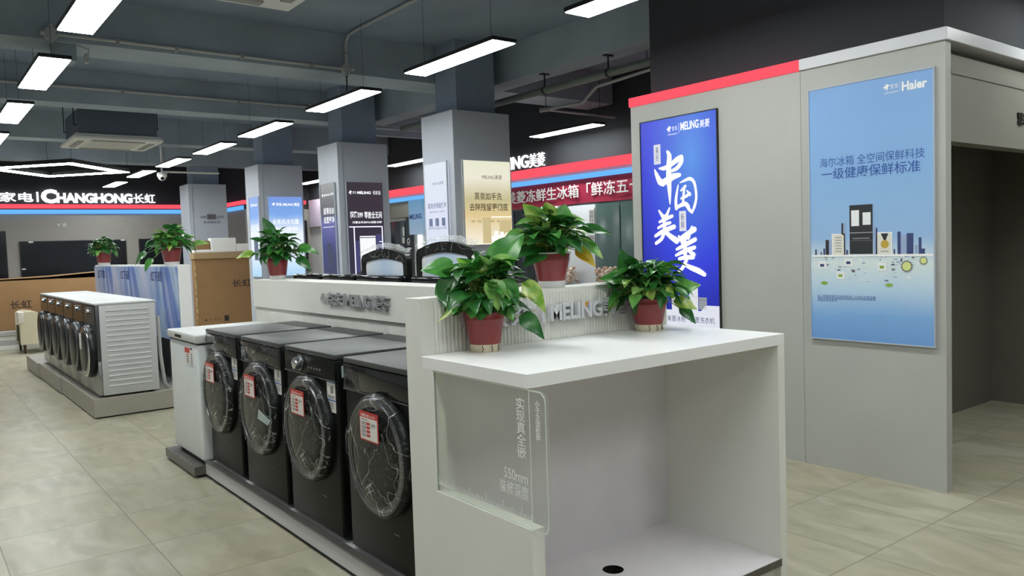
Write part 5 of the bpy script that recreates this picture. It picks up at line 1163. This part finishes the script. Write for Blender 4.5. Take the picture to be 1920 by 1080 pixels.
def plant(name, label, loc, seed, nleaf, rad, hgt, rt=.072, rb=.056, ph=.135, lsize=(.055, .10), extra=(), palette=(.45, .3, .17, .08), base='cream', stretch=(1, 1), minlev=-.06, wall=None):
    x, y, z = loc; R = random.Random(seed)
    t = thing(name, label, 'potted plant', loc, 'pothos in red pots')
    zb = .028
    b = MB(); b.lathe([(rb * .96, zb), (rb, zb + .004), (rt * .97, ph - .03), (rt, ph - .026), (rt * 1.0, ph - .022), (rt * .985, ph - .02), (rt * 1.01, ph - .006), (rt * 1.02, ph), (rt * .95, ph), (rt * .93, ph - .012), (0, ph - .012)], loc, 'Z', 40); b.build('pot', M['pot'], t, 40)
    b = MB(); b.lathe([(0, 0), (rb * .86, 0), (rb * .96, .008), (rb * .99, zb + .001), (0, zb + .001)], loc, 'Z', 32); ob = b.build('pot_base', M['pot_base'] if base == 'cream' else M['foam'], t, 40)
    if base == 'cream':
        b = MB()
        for a in (-2.35, -1.75, -1.2): b.tube([(x + rb * .995 * math.cos(a + .05 * math.sin(k * 2.1 + a)), y + rb * .995 * math.sin(a + .05 * math.sin(k * 2.1 + a)), z + .003 + k * .006) for k in range(5)], .0016, 5)
        b.build('root', M['crack'], ob)
    b = MB(); b.lathe([(rb * 1.02, .002), (rb * 1.05, .012), (rt * 1.03, ph - .03), (rt * 1.07, ph + .004)], loc, 'Z', 40); b.build('outer_pot', M['pot_clear'], t, 60)
    b = MB(); b.lathe([(rt * 1.055, ph + .001), (rt * 1.085, ph + .001), (rt * 1.09, ph + .006), (rt * 1.06, ph + .006), (rt * 1.055, ph + .001)], loc, 'Z', 40); b.build('rim', M['foam'] if base != 'cream' else M['pot_clear'], t, 60)
    b = MB(); b.lathe([(0, ph - .008), (rt * .93, ph - .010)], loc, 'Z', 24); b.build('soil', M['soil'], t)
    f = MB(); st = MB(); c = Vector((x, y, z + ph))
    def put(a, el, q, L, Wd, mi, droop, tw):
        dirh = Vector((math.cos(a) * stretch[0], math.sin(a) * stretch[1], 0))
        tip = c + dirh * (rad * q * math.cos(el)) + Vector((0, 0, .015 + hgt * q * math.sin(el)))
        root = c + Vector((math.cos(a), math.sin(a), 0)) * rt * .35 * R.random() + Vector((0, 0, -.008))
        mid = root * .45 + tip * .55 + Vector((0, 0, .03 * R.random()))
        st.tube([root, root * .6 + mid * .4 + Vector((0, 0, .015)), mid, tip], [.0024, .0022, .0019, .0015], 5)
        out = Vector((math.cos(a + tw * .7), math.sin(a + tw * .7), 0))
        pe = el * .75 - .35 + R.uniform(-.45, .35)
        leaf(f, tip, out * math.cos(pe) + Vector((0, 0, math.sin(pe))), Vector((0, 0, 1)) + out * .6, L, Wd, droop, mi=mi, fold=R.uniform(.15, .45), twist=tw * .6)
    for k in range(nleaf):
        a = k * 2.39996 + R.uniform(-.5, .5); q = (k + .5) / nleaf
        el = minlev + (1.35 - minlev) * (1 - q) ** .9 + R.uniform(-.12, .12)
        L = R.uniform(*lsize); p = R.random(); mi = 0
        while mi < 3 and p > palette[mi]: p -= palette[mi]; mi += 1
        put(a, el, R.choice((.5, .7, .85, 1.0)) * R.uniform(.85, 1.1), L, L * R.uniform(.30, .40), mi, R.uniform(.05, .45), R.uniform(-.8, .8))
    for (dx, dy, dz, ddx, ddy, ddz, L, Wd, mi, droop) in extra:
        tip = Vector((x + dx, y + dy, z + dz)); root = c + Vector((dx, dy, 0)) * .1
        mid = root * .5 + tip * .5 + Vector((0, 0, .02))
        st.tube([root, mid, tip], [.0028, .0024, .0018], 5)
        if mi == 9:
            yl = MB(); leaf(yl, tip, (ddx, ddy, ddz), (-.4, -.7, .6), L, Wd, droop, .3, 0); tag(yl.build('leaf', M['leaf_yellow'], t, 60), 'yellowed leaf', None)
        else: leaf(f, tip, (ddx, ddy, ddz), (-.35, -.6, .7), L, Wd, droop, .22, mi)
    if wall:                                      # leaves lie against the upstand instead of passing into it
        for m_ in (f, st):
            for i, p in enumerate(m_.v):
                if p[1] > wall[0] and p[2] < wall[1]: m_.v[i] = (p[0], wall[0] - .01 * random.Random(i).random(), p[2]) if p[2] < wall[1] - .03 else (p[0], p[1], wall[1])
    st.build('stems', M['stem'], t, 60)
    f.build('foliage', LEAVES, t, 60)
    return t
# picture directions on the counter: right = (.79,-.61), towards the camera = (-.61,-.79)
plant('potted_pothos', 'potted pothos on the white counter beside the fluted upstand with very large top leaves', (1.691, 2.374, CT), 11, 155, .108, .19, .074, .058, .145, (.055, .098),
      extra=((-.085, .075, .30, -.75, .45, .25, .115, .05, 1, .25), (.04, -.02, .31, .55, -.35, .80, .17, .062, 1, .12), (-.09, .05, .27, -.5, .2, -.75, .13, .05, 0, .1), (.11, -.10, .24, .55, -.45, -.55, .12, .042, 3, .35), (.10, -.09, .12, .6, -.5, -.45, .11, .042, 0, .3), (-.02, -.09, .26, -.1, -.4, -.85, .10, .04, 2, .2), (.02, -.09, .255, .4, -.5, -.75, .10, .042, 1, .2)), stretch=(1.1, 1.1), wall=(2.41, 1.228))
plant('potted_pothos', 'potted pothos on top of the fluted upstand with one yellow leaf', (2.135, 2.508, 1.2201), 23, 155, .12, .15, .077, .058, .14, (.055, .098), base='white',
      extra=((.08, -.07, .15, .5, -.6, -.55, .10, .032, 9, .15), (-.10, .03, .215, -.7, .2, -.1, .13, .05, 2, .35), (.10, -.09, .24, .74, -.58, -.12, .12, .03, 0, .1), (.10, -.09, .18, .65, -.6, -.5, .10, .032, 2, .2), (.02, -.04, .25, .2, -.1, .9, .10, .05, 1, .1), (-.05, .02, .27, -.4, .2, .7, .10, .045, 3, .1), (-.06, -.03, .15, -.6, .2, -.2, .10, .045, 0, .3), (-.09, -.01, .17, -.75, .3, -.1, .11, .045, 0, .3)), stretch=(1.1, 1.1), wall=(2.44, 1.226), minlev=.16)
plant('potted_pothos', 'potted pothos on the white counter in front of the royal blue poster', (2.542, 2.352, CT), 37, 175, .135, .13, .079, .060, .14, (.055, .098), palette=(.62, .26, .08, .04),
      extra=((-.08, .05, .26, -.15, .1, .95, .10, .036, 0, .05), (.09, -.08, .17, .70, -.55, .25, .11, .042, 2, .1), (.07, -.09, .12, .75, -.6, -.1, .10, .038, 3, .25), (-.13, .06, .15, -.75, .5, -.35, .11, .045, 2, .35), (-.02, -.10, .20, .2, -.5, -.4, .07, .03, 3, .3), (-.12, .02, .22, -.8, .5, .25, .11, .035, 1, .15), (.10, -.09, .09, .6, -.6, -.6, .09, .035, 0, .2)), stretch=(1.15, 1.15), wall=(2.41, 1.228), minlev=.06)
plant('potted_pothos', 'potted pothos at the end of the white partition before the blue poster column', (2.24, 5.78, 1.2051), 41, 130, .15, .17, .078, .062, .16, (.06, .105), base='white', palette=(.8, .17, .03, 0),
      extra=((-.02, .02, .33, -.35, .2, .85, .15, .045, 0, .0), (.14, -.08, .22, .8, -.5, .1, .14, .05, 1, .4), (-.15, .08, .19, -.85, .5, .1, .13, .04, 3, .3), (.12, -.10, .15, .6, -.6, -.6, .13, .045, 0, .2)))
plant('potted_pothos', 'potted pothos at the carton end of the low wall with blue boards', (2.187, 8.46, 1.3181), 53, 120, .18, .17, .095, .075, .17, (.07, .115), base='white',
      extra=((-.22, .08, .12, -.8, .4, -.4, .15, .05, 0, .4), (-.18, .02, .06, -.7, .1, -.7, .13, .045, 1, .3), (.2, -.1, .2, .8, -.4, .2, .14, .04, 2, .2)))
plant('potted_pothos', 'small potted pothos at the armchair end of the low wall with blue boards', (2.187, 11.80, 1.3181), 67, 110, .15, .16, .095, .075, .17, (.065, .11), base='white', palette=(.85, .12, .03, 0))

for o in bpy.data.objects:
    if '_o' in o: del o['_o']
